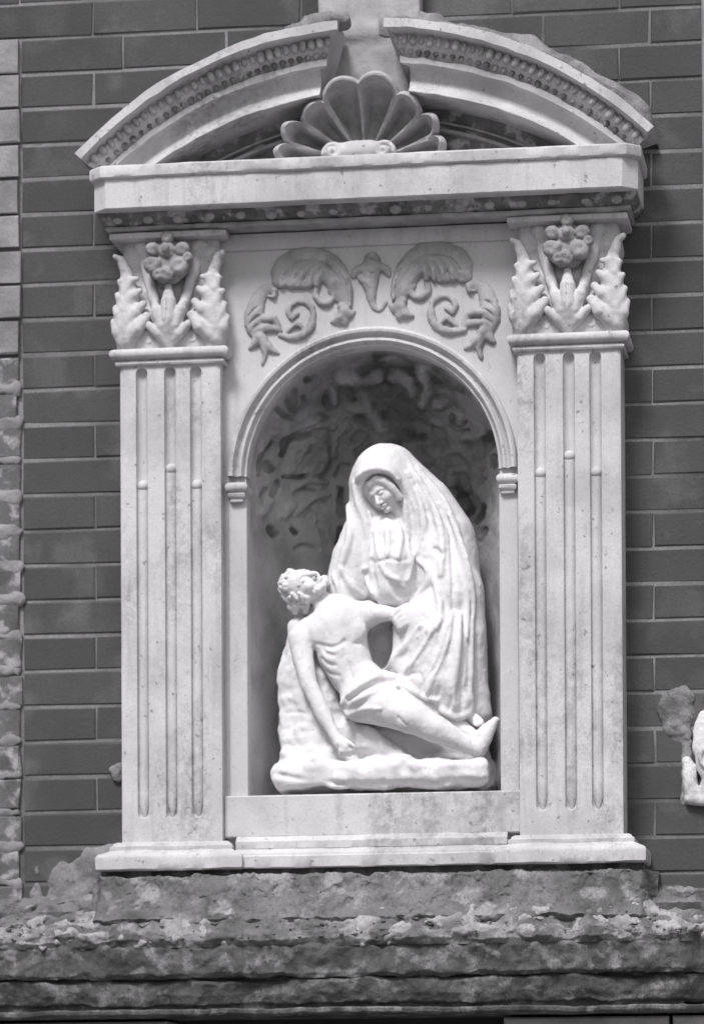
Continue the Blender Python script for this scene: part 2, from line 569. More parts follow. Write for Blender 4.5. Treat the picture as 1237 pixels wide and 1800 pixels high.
# pale painted brick pier on the left edge: each block built, worn away below
pier = empty('brick_pier', (PIER_X-.116, 0, -.1), 'limewashed brick pier with flaking pale paint, on the left of the shrine', 'pier')
mb = MB()
mb.box(PIER_X-.229, PIER_X-.001, .0025, .3, -.10, C0+PITCH_Z*23-.002)
link('mortar_bed', mb.mesh('mortar_bed', False), M_MORTAR, pier)
for k in range(-2, 23):
    z0, z1 = C0+PITCH_Z*k+.003, C0+PITCH_Z*(k+1)-.003
    pale = k >= 14
    dx = random.uniform(-.004, .003)
    cut = PIER_X-(.105 if k % 2 else .165)
    if pale:
        brick_at(PIER_X-.228, cut-.003, z0, z1, pier, M_PIER, 'p', .002, dy=-.010)
        brick_at(cut+.003, PIER_X+dx, z0, z1, pier, M_PIER, 'p', .002, dy=-.011)
    else:
        brick_at(PIER_X-.228, cut-.003, z0, z1, pier, M_PIER2, 'q', .0035, dy=-.006)
        brick_at(cut+.003, PIER_X+dx-.004, z0+.004, z1-.004, pier, M_PIER2, 'q', .0035, dy=-.007)
        # crust of limewash still clinging to the bed joint
        f = Field((PIER_X-.24, -.03, z0-.03), (PIER_X+.02, .02, z0+.035), .003)
        f.chain([(PIER_X-.21, -.003, z0+random.uniform(-.008, .004), .014), (PIER_X-.12, -.003, z0+random.uniform(-.008, .006), .013),
                 (PIER_X-.06, -.003, z0+random.uniform(-.006, .006), random.uniform(.007, .017)), (PIER_X-.012, -.003, z0+random.uniform(-.006, .006), random.uniform(.008, .018))], .01, ys=.45)
        f.rough(.006, 40, 4, k+50)
        link('limewash_crust', f.mesh('limewash_crust'), M_PIER, pier)

# narrow pale rendered strip at the right edge
mb = MB()
mb.box(EDGE_X+.004, EDGE_X+.30, -.008, .02, .17, 2.2, .003)
strip = link('render_strip', mb.mesh('render_strip', False), M_PIER)
tag(strip, 'smooth pale rendered strip running up the right edge of the wall', 'render strip')

# ------------------------------------------------------------------ the shrine
shrine = empty('wall_shrine', (0, -.05, 0), 'pale stone wall shrine with fluted pilasters, arched niche and broken curved pediment', 'shrine')

# --- panel with the arched opening
RA, ZC, ZS, XCN = .268, .836, .160, .003
PD = .07
ZT = 1.346
th = np.linspace(math.pi, 0, 61)
inner = [(-RA, z) for z in np.linspace(ZS, ZC, 12)[:-1]]+[(RA*math.cos(a), ZC+RA*math.sin(a)) for a in th]+[(RA, z) for z in np.linspace(ZC, ZS, 12)[1:]]
outer = []
HWp = .318
for (x, z) in inner:
    if z <= ZC+1e-6 and abs(abs(x)-RA) < 1e-6:
        outer.append((math.copysign(HWp, x), z))
    else:
        dx, dz = x, z-ZC
        s = min(HWp/abs(dx) if abs(dx) > 1e-6 else 9e9, (ZT-ZC)/dz if dz > 1e-6 else 9e9)
        outer.append((dx*s, ZC+dz*s))
n = len(inner)
V = [(x+XCN, -PD, z) for x, z in inner]+[(x, -PD, z) for x, z in outer]+[(x+XCN, -.035, z) for x, z in inner]+[(x, .01, z) for x, z in outer]
F = []
for i in range(n-1):
    F += [(i, n+i, n+i+1, i+1), (2*n+i, i, i+1, 2*n+i+1), (n+i, 3*n+i, 3*n+i+1, n+i+1)]
# corners of the rectangle
for sx in (-1, 1):
    ks = [i for i in range(n) if abs(outer[i][0]-sx*HWp) < 1e-6 and outer[i][1] > ZC]
    kt = [i for i in range(n) if abs(outer[i][1]-ZT) < 1e-6]
    if ks and kt:
        a = max(ks, key=lambda i: outer[i][1]); b = min(kt, key=lambda i: abs(outer[i][0]-sx*HWp))
        V.append((sx*HWp, -PD, ZT)); c = len(V)-1
        F.append((n+a, c, n+b))
panel = mesh_np('panel', V, F, False)
link('spandrel_panel', panel, M_PANEL, shrine)
# frieze strip above the scored line
V, F = run_moulding([(.07, 1.3135), (.0745, 1.3135), (.0765, 1.316), (.0765, 1.348)], -.322, .322, back=.0, ends=(False, False))
link('frieze_band', mesh_np('frieze_band', V, F), M_PANEL, shrine)

# --- archivolt
prof = [(.3055, .066), (.3055, .083), (.3035, .0885), (.299, .0915), (.294, .0905), (.2915, .086), (.2895, .079), (.286, .0765), (.2835, .0785),
        (.281, .0835), (.2765, .0845), (.2735, .081), (.2725, .076), (.2705, .0735), (.2665, .0735), (.2655, .070), (.2655, .03)]
ta = np.linspace(math.pi, 0, 91)
P = []
for a in ta:
    nz = .0005*vnoise(np.array([a*30.]), np.array([0.]), np.array([0.]), 2)[0]
    P.append([((r+nz)*math.cos(a)+XCN, -d+nz, ZC+(r+nz)*math.sin(a)) for r, d in prof])
P = np.array(P)
link('archivolt', mesh_np('archivolt', P.reshape(-1, 3), grid_faces(P.shape[0], P.shape[1]), True, 40), M_STONE, shrine)
# jamb strips and imposts
for sx in (-1, 1):
    mb = MB()
    xa, xb = sorted((sx*.2665+XCN, sx*.3055+XCN))
    mb.box(xa, xb, -.0735, -.03, ZS-.002, .79, .0015)
    link('jamb_strip', mb.mesh('jamb_strip', False), M_PANEL, shrine)
    pr = [(.080, .781), (.0835, .783), (.0835, .789), (.0865, .791), (.088, .794), (.0885, .799), (.085, .802)]+arc(.083, .8125, .0105, -80, 85, 6)+[(.07, .825)]
    V, F = run_moulding(pr, xa-.004, xb+.004, back=.02, step=.008, wear=.0008)
    link('impost', mesh_np('impost', V, F), M_STONE, shrine)

# --- niche: half-round wall and quarter dome, modelled foliage
NT, NZ, NP = 300, 190, 180
tt = np.linspace(0, math.pi, NT)
rows = []
for z in np.linspace(ZS-.004, ZC, NZ)[:-1]:
    rows.append(np.stack([-RA*np.cos(tt)+XCN, -.045+.325*np.sin(tt), np.full(NT, z)], -1))
for ph in np.linspace(0, math.pi/2, NP):
    rows.append(np.stack([-RA*np.cos(tt)*1.0+XCN, -.045+.325*np.sin(tt)*np.cos(ph), ZC+RA*np.sin(tt)*np.sin(ph)], -1))
NV = np.array(rows)
# plate-traced dark foliage strokes: (points, width px)
FOL = [([(455, 835), (462, 800), (480, 780)], 5), ([(470, 815), (476, 822)], 9), ([(500, 690), (512, 715), (530, 735)], 8), ([(518, 690), (520, 720)], 7), ([(535, 700), (533, 728)], 6),
       ([(490, 722), (505, 733), (528, 735)], 6), ([(520, 760), (500, 775), (497, 800)], 4), ([(497, 800), (512, 775), (545, 763)], 5), ([(578, 750), (578, 790), (580, 820), (565, 842)], 4),
       ([(500, 838), (530, 838), (552, 828), (562, 815)], 4), ([(545, 785), (543, 795)], 4), ([(525, 795), (520, 810)], 4), ([(575, 692), (572, 708), (580, 718)], 7), ([(597, 685), (596, 715), (583, 720)], 6),
       ([(612, 690), (620, 705)], 8), ([(555, 660), (585, 660), (610, 655)], 9), ([(540, 668), (556, 664)], 6), ([(585, 640), (620, 632), (660, 622), (700, 622)], 13), ([(620, 650), (624, 660)], 7),
       ([(630, 672), (650, 682), (662, 688)], 7), ([(625, 640), (670, 645), (720, 645)], 9), ([(615, 745), (635, 738), (650, 750)], 10), ([(625, 775), (640, 765), (645, 785), (630, 795)], 9),
       ([(670, 720), (690, 740), (680, 765)], 14), ([(705, 700), (725, 712), (735, 718)], 7), ([(690, 765), (720, 762)], 9), ([(697, 735), (700, 785)], 7), ([(680, 775), (745, 770)], 7),
       ([(755, 712), (758, 700), (780, 697), (790, 706), (786, 718), (768, 722), (757, 714)], 4), ([(792, 735), (800, 748), (815, 742)], 6), ([(790, 750), (803, 758), (822, 756)], 3), ([(760, 755), (775, 770), (772, 785)], 10),
       ([(820, 780), (835, 788), (850, 775), (858, 765)], 9), ([(835, 805), (848, 795), (858, 780)], 9), ([(845, 825), (850, 812)], 6), ([(866, 805), (868, 815)], 8), ([(770, 670), (795, 680), (820, 690)], 12),
       ([(760, 830), (772, 845), (778, 860)], 13), ([(800, 835), (810, 860), (818, 890)], 19), ([(740, 800), (752, 815)], 11), ([(600, 860), (598, 885), (603, 905)], 7), ([(590, 835), (600, 820), (612, 818)], 4),
       ([(575, 885), (560, 880), (545, 890)], 3), ([(560, 905), (548, 900), (536, 908)], 3), ([(475, 930), (482, 938)], 7), ([(512, 930), (520, 936)], 5), ([(480, 870), (490, 850)], 6), ([(520, 870), (535, 860), (552, 862)], 4),
       ([(560, 920), (570, 940), (572, 960)], 5), ([(600, 930), (596, 955)], 6), ([(520, 965), (535, 958), (560, 965)], 4), ([(835, 920), (845, 905), (850, 890)], 6), ([(845, 950), (852, 930)], 5), ([(705, 640), (745, 650), (780, 655)], 8),
       ([(530, 740), (560, 728), (575, 735)], 4), ([(540, 752), (575, 735)], 3), ([(655, 700), (668, 712)], 7), ([(735, 690), (742, 672)], 5), ([(730, 740), (745, 745)], 5), ([(460, 870), (470, 860)], 5), ([(840, 850), (848, 842)], 5)]
RAI = [([(500, 760), (540, 745), (585, 750)], 6), ([(505, 830), (520, 800), (550, 775), (570, 790), (568, 815), (545, 832)], 8), ([(585, 800), (590, 770), (610, 750)], 6), ([(640, 700), (655, 735), (672, 755)], 9),
       ([(740, 650), (750, 680), (742, 710)], 8), ([(765, 710), (775, 712)], 7), ([(800, 722), (812, 730), (808, 742)], 6), ([(815, 770), (840, 765)], 6), ([(780, 800), (800, 790), (820, 800)], 7), ([(788, 850), (792, 830), (812, 826)], 6),
       ([(480, 760), (510, 748), (540, 735)], 5), ([(585, 690), (588, 705)], 6), ([(620, 720), (650, 722), (665, 740)], 7), ([(600, 665), (640, 670), (665, 662)], 8), ([(520, 855), (545, 845), (570, 848)], 5), ([(520, 900), (545, 880), (575, 870)], 6),
       ([(820, 860), (835, 850), (842, 870)], 6), ([(690, 660), (715, 672), (725, 690)], 8), ([(760, 740), (775, 745)], 6), ([(500, 905), (515, 890)], 8), ([(460, 905), (475, 880)], 6)]
qx, qy = PJ(NV.reshape(-1, 3))


def stroke_mask(strokes, qx, qy, soft=.3):
    m = np.zeros(qx.shape)
    for pts, w in strokes:
        Q = spline(np.array(pts, float), np.linspace(0, 1, 9))
        sel = (qx > Q[:, 0].min()-w*2) & (qx < Q[:, 0].max()+w*2) & (qy > Q[:, 1].min()-w*2) & (qy < Q[:, 1].max()+w*2)
        if not sel.any(): continue
        x, y = qx[sel], qy[sel]
        dm = np.full(x.shape, 1e9)
        for a, b in zip(Q[:-1], Q[1:]):
            ab = b-a; L = max(ab@ab, 1e-9)
            t = np.clip(((x-a[0])*ab[0]+(y-a[1])*ab[1])/L, 0, 1)
            dm = np.minimum(dm, np.hypot(x-a[0]-t*ab[0], y-a[1]-t*ab[1]))
        dm = dm + w*.32*fbm(x*.11, y*.11, 0*x, 3, 5)
        m[sel] = np.maximum(m[sel], np.clip((w*(1+soft)-dm)/(w*soft*2), 0, 1)*(.6+.4*min(1, w/8)))
    return m


mk = stroke_mask(FOL, qx, qy)
rk = stroke_mask(RAI, qx, qy, .6)
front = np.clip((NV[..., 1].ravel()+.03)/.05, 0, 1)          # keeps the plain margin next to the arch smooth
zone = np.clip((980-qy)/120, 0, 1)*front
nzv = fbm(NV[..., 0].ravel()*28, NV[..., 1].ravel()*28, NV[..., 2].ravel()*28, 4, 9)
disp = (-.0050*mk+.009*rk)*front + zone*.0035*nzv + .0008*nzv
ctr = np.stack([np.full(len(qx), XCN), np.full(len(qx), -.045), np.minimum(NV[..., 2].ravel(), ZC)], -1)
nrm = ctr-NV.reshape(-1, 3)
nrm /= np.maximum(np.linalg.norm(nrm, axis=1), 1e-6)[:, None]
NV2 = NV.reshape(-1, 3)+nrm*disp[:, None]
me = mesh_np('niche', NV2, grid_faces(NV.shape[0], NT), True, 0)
at = me.attributes.new('foliage_and_dark', 'FLOAT', 'POINT')
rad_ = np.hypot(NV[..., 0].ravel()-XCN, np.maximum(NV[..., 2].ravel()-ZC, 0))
ground = .62*np.exp(-((qx-700)/120)**2-((qy-690)/105)**2)+.5*np.exp(-((rad_-.235)/.03)**2)*sstep(760, 660, qy)+.35*np.exp(-((qx-790)/60)**2-((qy-860)/60)**2)  # soft dark areas at dome top and right, plus a dark band inside the arch
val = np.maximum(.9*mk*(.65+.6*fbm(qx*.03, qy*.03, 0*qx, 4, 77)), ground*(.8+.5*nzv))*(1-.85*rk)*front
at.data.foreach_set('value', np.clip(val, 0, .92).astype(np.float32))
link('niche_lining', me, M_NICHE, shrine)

# --- sill block under the niche and base mouldings
mb = MB()
mb.box(-.313, .313, -.0885, .27, .074, .1625, .003)
link('sill_block', mb.mesh('sill_block', False), M_STONE, shrine)
pr = [(.136, .0055)]+[(.138, .008), (.138, .030)]+arc(.126, .0345, .006, -10, 80, 3)+[(.108, .044), (.104, .048), (.1055, .050), (.1055, .064), (.098, .069), (.091, .076)]
V, F = run_moulding(pr, -.285, .285, back=.0, ends=(False, False), wear=.0009)
link('base_moulding', mesh_np('base_moulding', V, F), M_STONE, shrine)
mb = MB(); mb.box(-.57, .57, -.118, .02, -.016, .006)
link('base_slab', mb.mesh('base_slab', False), M_LEDGE2, shrine)

mb = MB(); mb.box(-.3185, .3185, -.0695, .0, .004, .1605)
link('dado', mb.mesh('dado', False), M_PANEL, shrine)

# --- pilasters
PX0, PX1 = .3125, .5265
FL = (-.0605, 0.0, .0550)
ZP0, ZP1 = .060, 1.076


def flute_depth(x, z):
    d = np.zeros(np.broadcast(x, z).shape)
    r = .0125
    for c in FL:
        u = np.abs(x-c)
        top, bot = 1.066-r, .116+r
        zz = np.where(z > top, z-top, np.where(z < bot, bot-z, 0))
        q = np.hypot(u, zz)
        d = np.maximum(d, np.where(q < r, np.sqrt(np.maximum(r*r-q*q, 0))*1.2, 0))
    return d


xs = np.unique(np.concatenate([np.linspace(-.107, .107, 30)]+[c+.0125*np.sin(np.linspace(-math.pi/2, math.pi/2, 15)) for c in FL]))
zs = np.unique(np.concatenate([np.linspace(ZP0, ZP1, 60), 1.0535+.0125*np.sin(np.linspace(0, math.pi/2, 8)), .1285-.0125*np.sin(np.linspace(0, math.pi/2, 8))]))
XX, ZZ = np.meshgrid(xs, zs, indexing='xy')
DD = flute_depth(XX, ZZ)+.0006*fbm(XX*25, ZZ*25, 0*XX, 2, 4)
edge = np.clip((np.abs(XX)-.103)/.004, 0, 1)
FV = np.stack([XX, -.11+DD+edge**2*.003, ZZ], -1)
nr, nc = XX.shape
# side walls back to the wall face
FVx = np.concatenate([np.stack([xs[0]+0*zs, 0*zs, zs], -1)[:, None], FV, np.stack([xs[-1]+0*zs, 0*zs, zs], -1)[:, None]], 1)
shaft_me = mesh_np('pilaster_shaft', FVx.reshape(-1, 3), grid_faces(nr, nc+2), True, 50)


def rod_mesh(ztop, seed):
    """convex rod that fills the lower flute, rounded at its head"""
    r = .0112
    zz = np.concatenate([np.linspace(.118, ztop-r, 26), ztop-r+r*np.sin(np.linspace(.15, math.pi/2, 8))])
    rr = np.concatenate([np.full(26, r), r*np.cos(np.linspace(.15, math.pi/2, 8))+1e-4])
    rr[0] = .003; rr[1] = r
    a = np.linspace(math.pi, 2*math.pi, 11)
    P = np.array([[(q*math.cos(t), q*math.sin(t)*.95+.0005*float(vnoise(np.array([z*40.]), np.array([t]), np.array([0.]), seed)[0]), z) for t in a] for q, z in zip(rr, zz)])
    nF = grid_faces(len(zz), 11)
    kv, kf = small_sphere(14, 10)
    K = np.array([(x*.0122, y*.0135-.001, z*.0125+ztop-.008) for x, y, z in kv])
    F_ = [tuple(q) for q in nF]+[tuple(i+P.shape[0]*11 for i in q) for q in kf]
    return mesh_np('cable_rod', np.concatenate([P.reshape(-1, 3), K]), F_, True, 0)


rods = [rod_mesh(.826, 1), rod_mesh(.860, 2), rod_mesh(.824, 3)]
# capital pieces, in the pilaster's own x
HB = Field((-.145, -.20, 1.09), (.145, .02, 1.36), .0028)
for z, hw, dp in ((1.115, .112, .118), (1.15, .104, .112), (1.20, .098, .105), (1.26, .098, .102), (1.32, .104, .108)):
    HB.box((0, -dp/2+.01, z), (hw, dp/2, .035), .012, .03)
HB.rough(.0015, 40, 2, 2)
cap_body = HB.mesh('capital_bell')


def leaf_field(flip):
    """acanthus leaf hugging a corner of the bell: swells low down, narrows upwards, tip curling out"""
    f = Field((-.15, -.18, 1.095), (.15, .0, 1.335), .0022)
    s = -1 if flip else 1
    f.chain([(s*.092, -.096, 1.110, .022), (s*.095, -.102, 1.145, .028), (s*.090, -.102, 1.185, .027), (s*.088, -.098, 1.230, .020), (s*.094, -.102, 1.268, .013), (s*.104, -.110, 1.296, .009), (s*.115, -.116, 1.302, .006)], .014)
    # broad overlapping lobes either side of the midrib
    for i, z in enumerate((1.122, 1.158, 1.194, 1.228)):
        k_ = 1-.16*i
        f.chain([(s*.094, -.112, z, .016*k_), (s*(.094-.026*k_), -.122+.003*i, z+.024, .0155*k_), (s*(.094-.046*k_), -.118+.002*i, z+.050*k_, .010*k_)], .006)
        f.chain([(s*.098, -.110, z, .014*k_), (s*(.098+.014*k_), -.112, z+.022, .0125*k_), (s*(.098+.022*k_), -.106, z+.044*k_, .008*k_)], .006)
        f.chain([(s*.092, -.136, z+.004, .0018), (s*(.094-.026*k_), -.139+.003*i, z+.030, .0028*k_), (s*(.094-.042*k_), -.129, z+.050*k_, .002)], .002, True)
    f.chain([(s*.097, -.136, 1.12, .0025), (s*.095, -.138, 1.17, .0034), (s*.093, -.130, 1.22, .003), (s*.096, -.116, 1.27, .002)], .003, True)
    f.rough(.0011, 70, 2, 5+(3 if flip else 0))
    return f.mesh('corner_leaf')


def centre_leaf():
    """palmette between two stems that spread into a V under the rosette, small scrolls at the foot"""
    f = Field((-.10, -.17, 1.10), (.10, -.03, 1.345), .0022)
    for s in (-1, 1):
        f.chain([(s*.006, -.096, 1.112, .012), (s*.020, -.104, 1.155, .0125), (s*.032, -.106, 1.205, .0115), (s*.044, -.100, 1.25, .012), (s*.055, -.090, 1.300, .017), (s*.060, -.086, 1.325, .022)], .008)
        for x1, z1, r in ((.030, 1.200, .0155), (.047, 1.160, .0115)):
            f.chain([(s*.003, -.108, 1.114, .010), (s*x1*.45, -.120, 1.114+(z1-1.114)*.45, r), (s*x1*.85, -.122, 1.114+(z1-1.114)*.8, r*.8), (s*x1, -.116, z1, r*.5)], .003)
        f.chain([(s*(.050+(.018-.0013*i)*math.cos(i*.65)), -.108, 1.128+(.018-.0013*i)*math.sin(i*.65), .0055) for i in range(12)], .003)
    f.chain([(0, -.110, 1.112, .011), (0, -.124, 1.165, .0175), (0, -.124, 1.200, .0165), (0, -.120, 1.232, .008)], .0025)
    f.cap((0, -.143, 1.13), (0, -.136, 1.215), .0022, .0018, .003, sub=True)
    f.rough(.0011, 70, 2, 6)
    return f.mesh('centre_leaf')


def rosette():
    f = Field((-.07, -.18, 1.21), (.07, -.05, 1.348), .0022)
    f.ell((0, -.118, 1.285), (.046, .022, .046), .01)
    for i, (x, z, r) in enumerate(((0, 1.306, .018), (-.031, 1.276, .020), (.026, 1.272, .022), (-.004, 1.256, .017), (-.030, 1.308, .016), (.033, 1.306, .016), (0, 1.332, .014), (-.018, 1.254, .012), (.044, 1.288, .012))):
        f.ell((x, -.138, z), (r, .012, r*.95), .002)
        f.ell((x, -.151, z), (r*.5, .0045, r*.5), .003, sub=True)
    f.ell((0, -.150, 1.306), (.008, .007, .008), .003)
    f.rough(.0022, 80, 2, 7)
    return f.mesh('rosette')


leaf_r, leaf_l, leaf_c, ros = leaf_field(False), leaf_field(True), centre_leaf(), rosette()
asr = [(.105, 1.0695), (.116, 1.0705), (.1185, 1.074), (.1175, 1.0785), (.112, 1.081), (.116, 1.0835)]+arc(.1185, 1.0945, .0105, -80, 80, 7)+[(.104, 1.108)]
aba = [(.104, 1.3335), (.122, 1.3335), (.1275, 1.3365), (.1275, 1.346), (.124, 1.349), (.105, 1.350)]
bas = [(.145, .0045), (.149, .008)]+[(.150, .020)]+arc(.140, .030, .010, -10, 70, 4)+[(.131, .044), (.124, .048), (.1245, .050), (.1245, .0565), (.119, .059), (.117, .0635), (.111, .0665)]
mats = {}
def mould_mesh(name, pr, hw, wear, seed):
    V, F = run_moulding(pr, -hw, hw, back=0, wear=wear, seed=seed)
    return mesh_np(name, V, F)
me_asr, me_aba, me_bas = mould_mesh('astragal', asr, .1265, .0006, 5), mould_mesh('abacus', aba, .1245, .0008, 6), mould_mesh('pilaster_base', bas, .156, .0012, 7)
XPC = (PX0+PX1)/2


def child(name, me, mat, parent, loc):
    o = bpy.data.objects.new(name, me); COL.objects.link(o)
    if len(me.materials) == 0: me.materials.append(mat)
    o.parent = parent
    o.location = loc
    return o


for s in (-1, 1):
    xc = s*XPC
    pl = bpy.data.objects.new('pilaster', shaft_me); COL.objects.link(pl)
    if len(shaft_me.materials) == 0: shaft_me.materials.append(M_STONE)
    pl.parent = shrine; pl.location = (xc, .05, 0)
    for c, rm in zip(FL, rods):
        child('cable_rod', rm, M_STONE, pl, (c, -.110+.0125, 0))
    child('pilaster_base', me_bas, M_STONE, pl, (0, 0, 0))
    child('astragal', me_asr, M_STONE, pl, (0, 0, 0))
    cp = child('capital', cap_body, M_STONE, shrine, (xc, .05, 0))
    child('abacus', me_aba, M_STONE, cp, (0, 0, 0))
    child('corner_leaf', leaf_r, M_STONE, cp, (0, 0, 0))
    child('corner_leaf', leaf_l, M_STONE, cp, (0, 0, 0))
    child('centre_leaf', leaf_c, M_STONE, cp, (0, 0, 0))
    child('rosette', ros, M_GRIME2, cp, (0, 0, 0))

# --- entablature: wavy fillet, egg band, fascia, fillet
zb = .0   # all levels already read off the plate
pr = [(.118, 1.3515), (.130, 1.352), (.134, 1.355), (.133, 1.360), (.126, 1.3615)]
V, F = run_moulding(pr, -.552, .552, back=0, wear=.0020, seed=12, step=.006)
link('lower_fillet', mesh_np('lower_fillet', V, F), M_LEAF, shrine)
pr = [(.122, 1.361), (.134, 1.3625), (.146, 1.367), (.154, 1.375), (.157, 1.384), (.150, 1.388)]
V, F = run_moulding(pr, -.566, .566, back=0, wear=.0018, seed=13, step=.006)
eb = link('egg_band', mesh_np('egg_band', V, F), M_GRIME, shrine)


eggV, eggF = small_sphere()
egg_me = mesh_np('egg', [(x*.0125, y*.0095, z*.0105*(1.12 if z > 0 else .95)) for x, y, z in eggV], eggF, True, 0)
dart_me = mesh_np('dart', [(x*.0055*(1 if z > 0 else .6), y*.006, z*.0125) for x, y, z in eggV], eggF, True, 0)
for i in range(-8, 9):
    x = i*.0655
    for mesh_, nm, xx, zz in ((egg_me, 'egg', x, 1.3715), (dart_me, 'dart', x+.0327, 1.371)):
        if xx > .555: continue
        o = child(nm, mesh_, M_GRIME if nm == 'dart' else M_LEAF, eb, (xx+random.uniform(-.002, .002), -.146, zz+random.uniform(-.0015, .0015)))
        o.rotation_euler = (-.5, random.uniform(-.15, .15), 0); s_ = random.uniform(.8, 1.1); o.scale = (s_, s_, s_)
pr = [(.06, 1.3835), (.188, 1.3835), (.1905, 1.386), (.1905, 1.4465)]
V, F = run_moulding(pr, -.569, .569, back=0, wear=.0008, seed=14, cant=.030)
link('cornice_fascia', mesh_np('cornice_fascia', V, F), M_STONE, shrine)
pr = [(.10, 1.4465), (.193, 1.4465), (.1975, 1.450), (.1985, 1.455), (.1985, 1.470), (.196, 1.4735), (.10, 1.476)]
V, F = run_moulding(pr, -.577, .577, back=0, wear=.0009, seed=15, cant=.028)
link('cornice_fillet', mesh_np('cornice_fillet', V, F), M_STONE, shrine)

# --- tympanum (recessed) and the broken segmental pediment
RO, ZO, RI, ZI = .845, .915, .790, .830
def arcz(f, x):
    R = RO+(RI-RO)*f; c = ZO+(ZI-ZO)*f
    return c+np.sqrt(np.maximum(R*R-x*x, 0))
xs = np.linspace(-.565, .565, 90)
top = arcz(.30, xs)
V = np.concatenate([np.stack([xs, -.030+0*xs, 0*xs+1.46], -1), np.stack([xs, -.030+0*xs, top], -1), np.stack([xs, .004+0*xs, top], -1)])
F = [(i, i+1, 90+i+1, 90+i) for i in range(89)]+[(90+i, 90+i+1, 180+i+1, 180+i) for i in range(89)]
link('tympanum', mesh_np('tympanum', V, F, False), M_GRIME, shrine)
for off, w, dd in ((.030, .006, .040), (.046, .010, .044)):
    xa = np.linspace(-.42, .42, 70)
    za = ZI+np.sqrt((RI-off)**2-xa**2)
    keep = za > 1.462
    xa, za = xa[keep], za[keep]
    P = np.stack([np.stack([xa*(RI-off+q)/(RI-off), np.full(len(xa), -d_), ZI+(za-ZI)*(RI-off+q)/(RI-off)], -1) for q, d_ in ((w/2, .028), (w/2*.7, dd), (-w/2*.7, dd), (-w/2, .028))], 1)
    link('tympanum_bead', mesh_np('tympanum_bead', P.reshape(-1, 3), grid_faces(P.shape[0], 4, True), True, 40), M_LEAF, shrine)

pprof = [(0.0, .06), (0.0, .184), (.012, .191), (.15, .191), (.165, .187), (.175, .176), (.195, .163), (.215, .160), (.26, .166), (.33, .163), (.38, .156), (.43, .149), (.475, .144), (.49, .143),
         (.50, .150), (.585, .149), (.595, .145), (.605, .133), (.63, .125), (.68, .120), (.74, .119), (.82, .123), (.90, .131), (.96, .141), (.99, .148), (1.0, .148), (1.0, .028)]
pf = np.array([p[0] for p in pprof]); pdp = np.array([p[1] for p in pprof])
def x_end(f):
    R = RO+(RI-RO)*f; c = ZO+(ZI-ZO)*f
    return np.where(f <= .5, .605-(f/.5)*.045, np.sqrt(np.maximum(R*R-(1.470-c)**2, 0)))
for s in (-1, 1):
    NTP = 150
    Pg = []
    x0s = np.where((pdp > .125) & (pf < .6), .094-(pdp-.125)*.70, .094); x0s[0] = .05; x0s[-1] = .094; x0s[1] = .046
    x1s = x_end(pf)
    for i in range(NTP):
        t = i/(NTP-1)
        x = x0s+(x1s-x0s)*t
        z = arcz(pf, x)
        nz = vnoise(x*40, pf*30, 0*x, 3+s)*.0014+vnoise(x*9, pf*6, 0*x, 8+s)*.0016
        Pg.append(np.stack([s*x, -(pdp+nz*(pdp > .07)), z+nz], -1))
    Pg = np.array(Pg); npf = len(pf)
    F = [tuple(q) for q in grid_faces(NTP, npf, s > 0)]
    e0 = tuple(range(npf)); e1 = tuple((NTP-1)*npf+i for i in range(npf))
    F += [e0 if s > 0 else e0[::-1], e1[::-1] if s > 0 else e1]
    hf = link('pediment_half', mesh_np('pediment_half', Pg.reshape(-1, 3), F, True, 40), M_PED, shrine)
    # carved enrichment: eggs above, small leaves below
    nE = 29
    for i in range(nE):
        t = (i+.5)/nE
        for f, nm, mesh_ in ((.285, 'egg', egg_me), (.42, 'dart', dart_me)):
            xa = .062+(.575-.062)*(t+(.02 if nm == 'dart' else 0))
            if xa > .572: continue
            zz = float(arcz(np.array(f), np.array(xa)))
            dep = float(np.interp(f, pf, pdp))
            o = child(nm, mesh_, M_STONE, hf, (s*xa, -dep-.001, zz+random.uniform(-.001, .001)))
            R = RO+(RI-RO)*f
            o.rotation_euler = (0, s*math.asin(xa/R)+random.uniform(-.15, .15), 0)
            q = random.uniform(.72, 1.12)
            if nm == 'egg': o.scale = (q*.70, q*.85, q*random.uniform(1.0, 1.35))
            else: o.scale = (q*1.35, q*.9, q*.75)

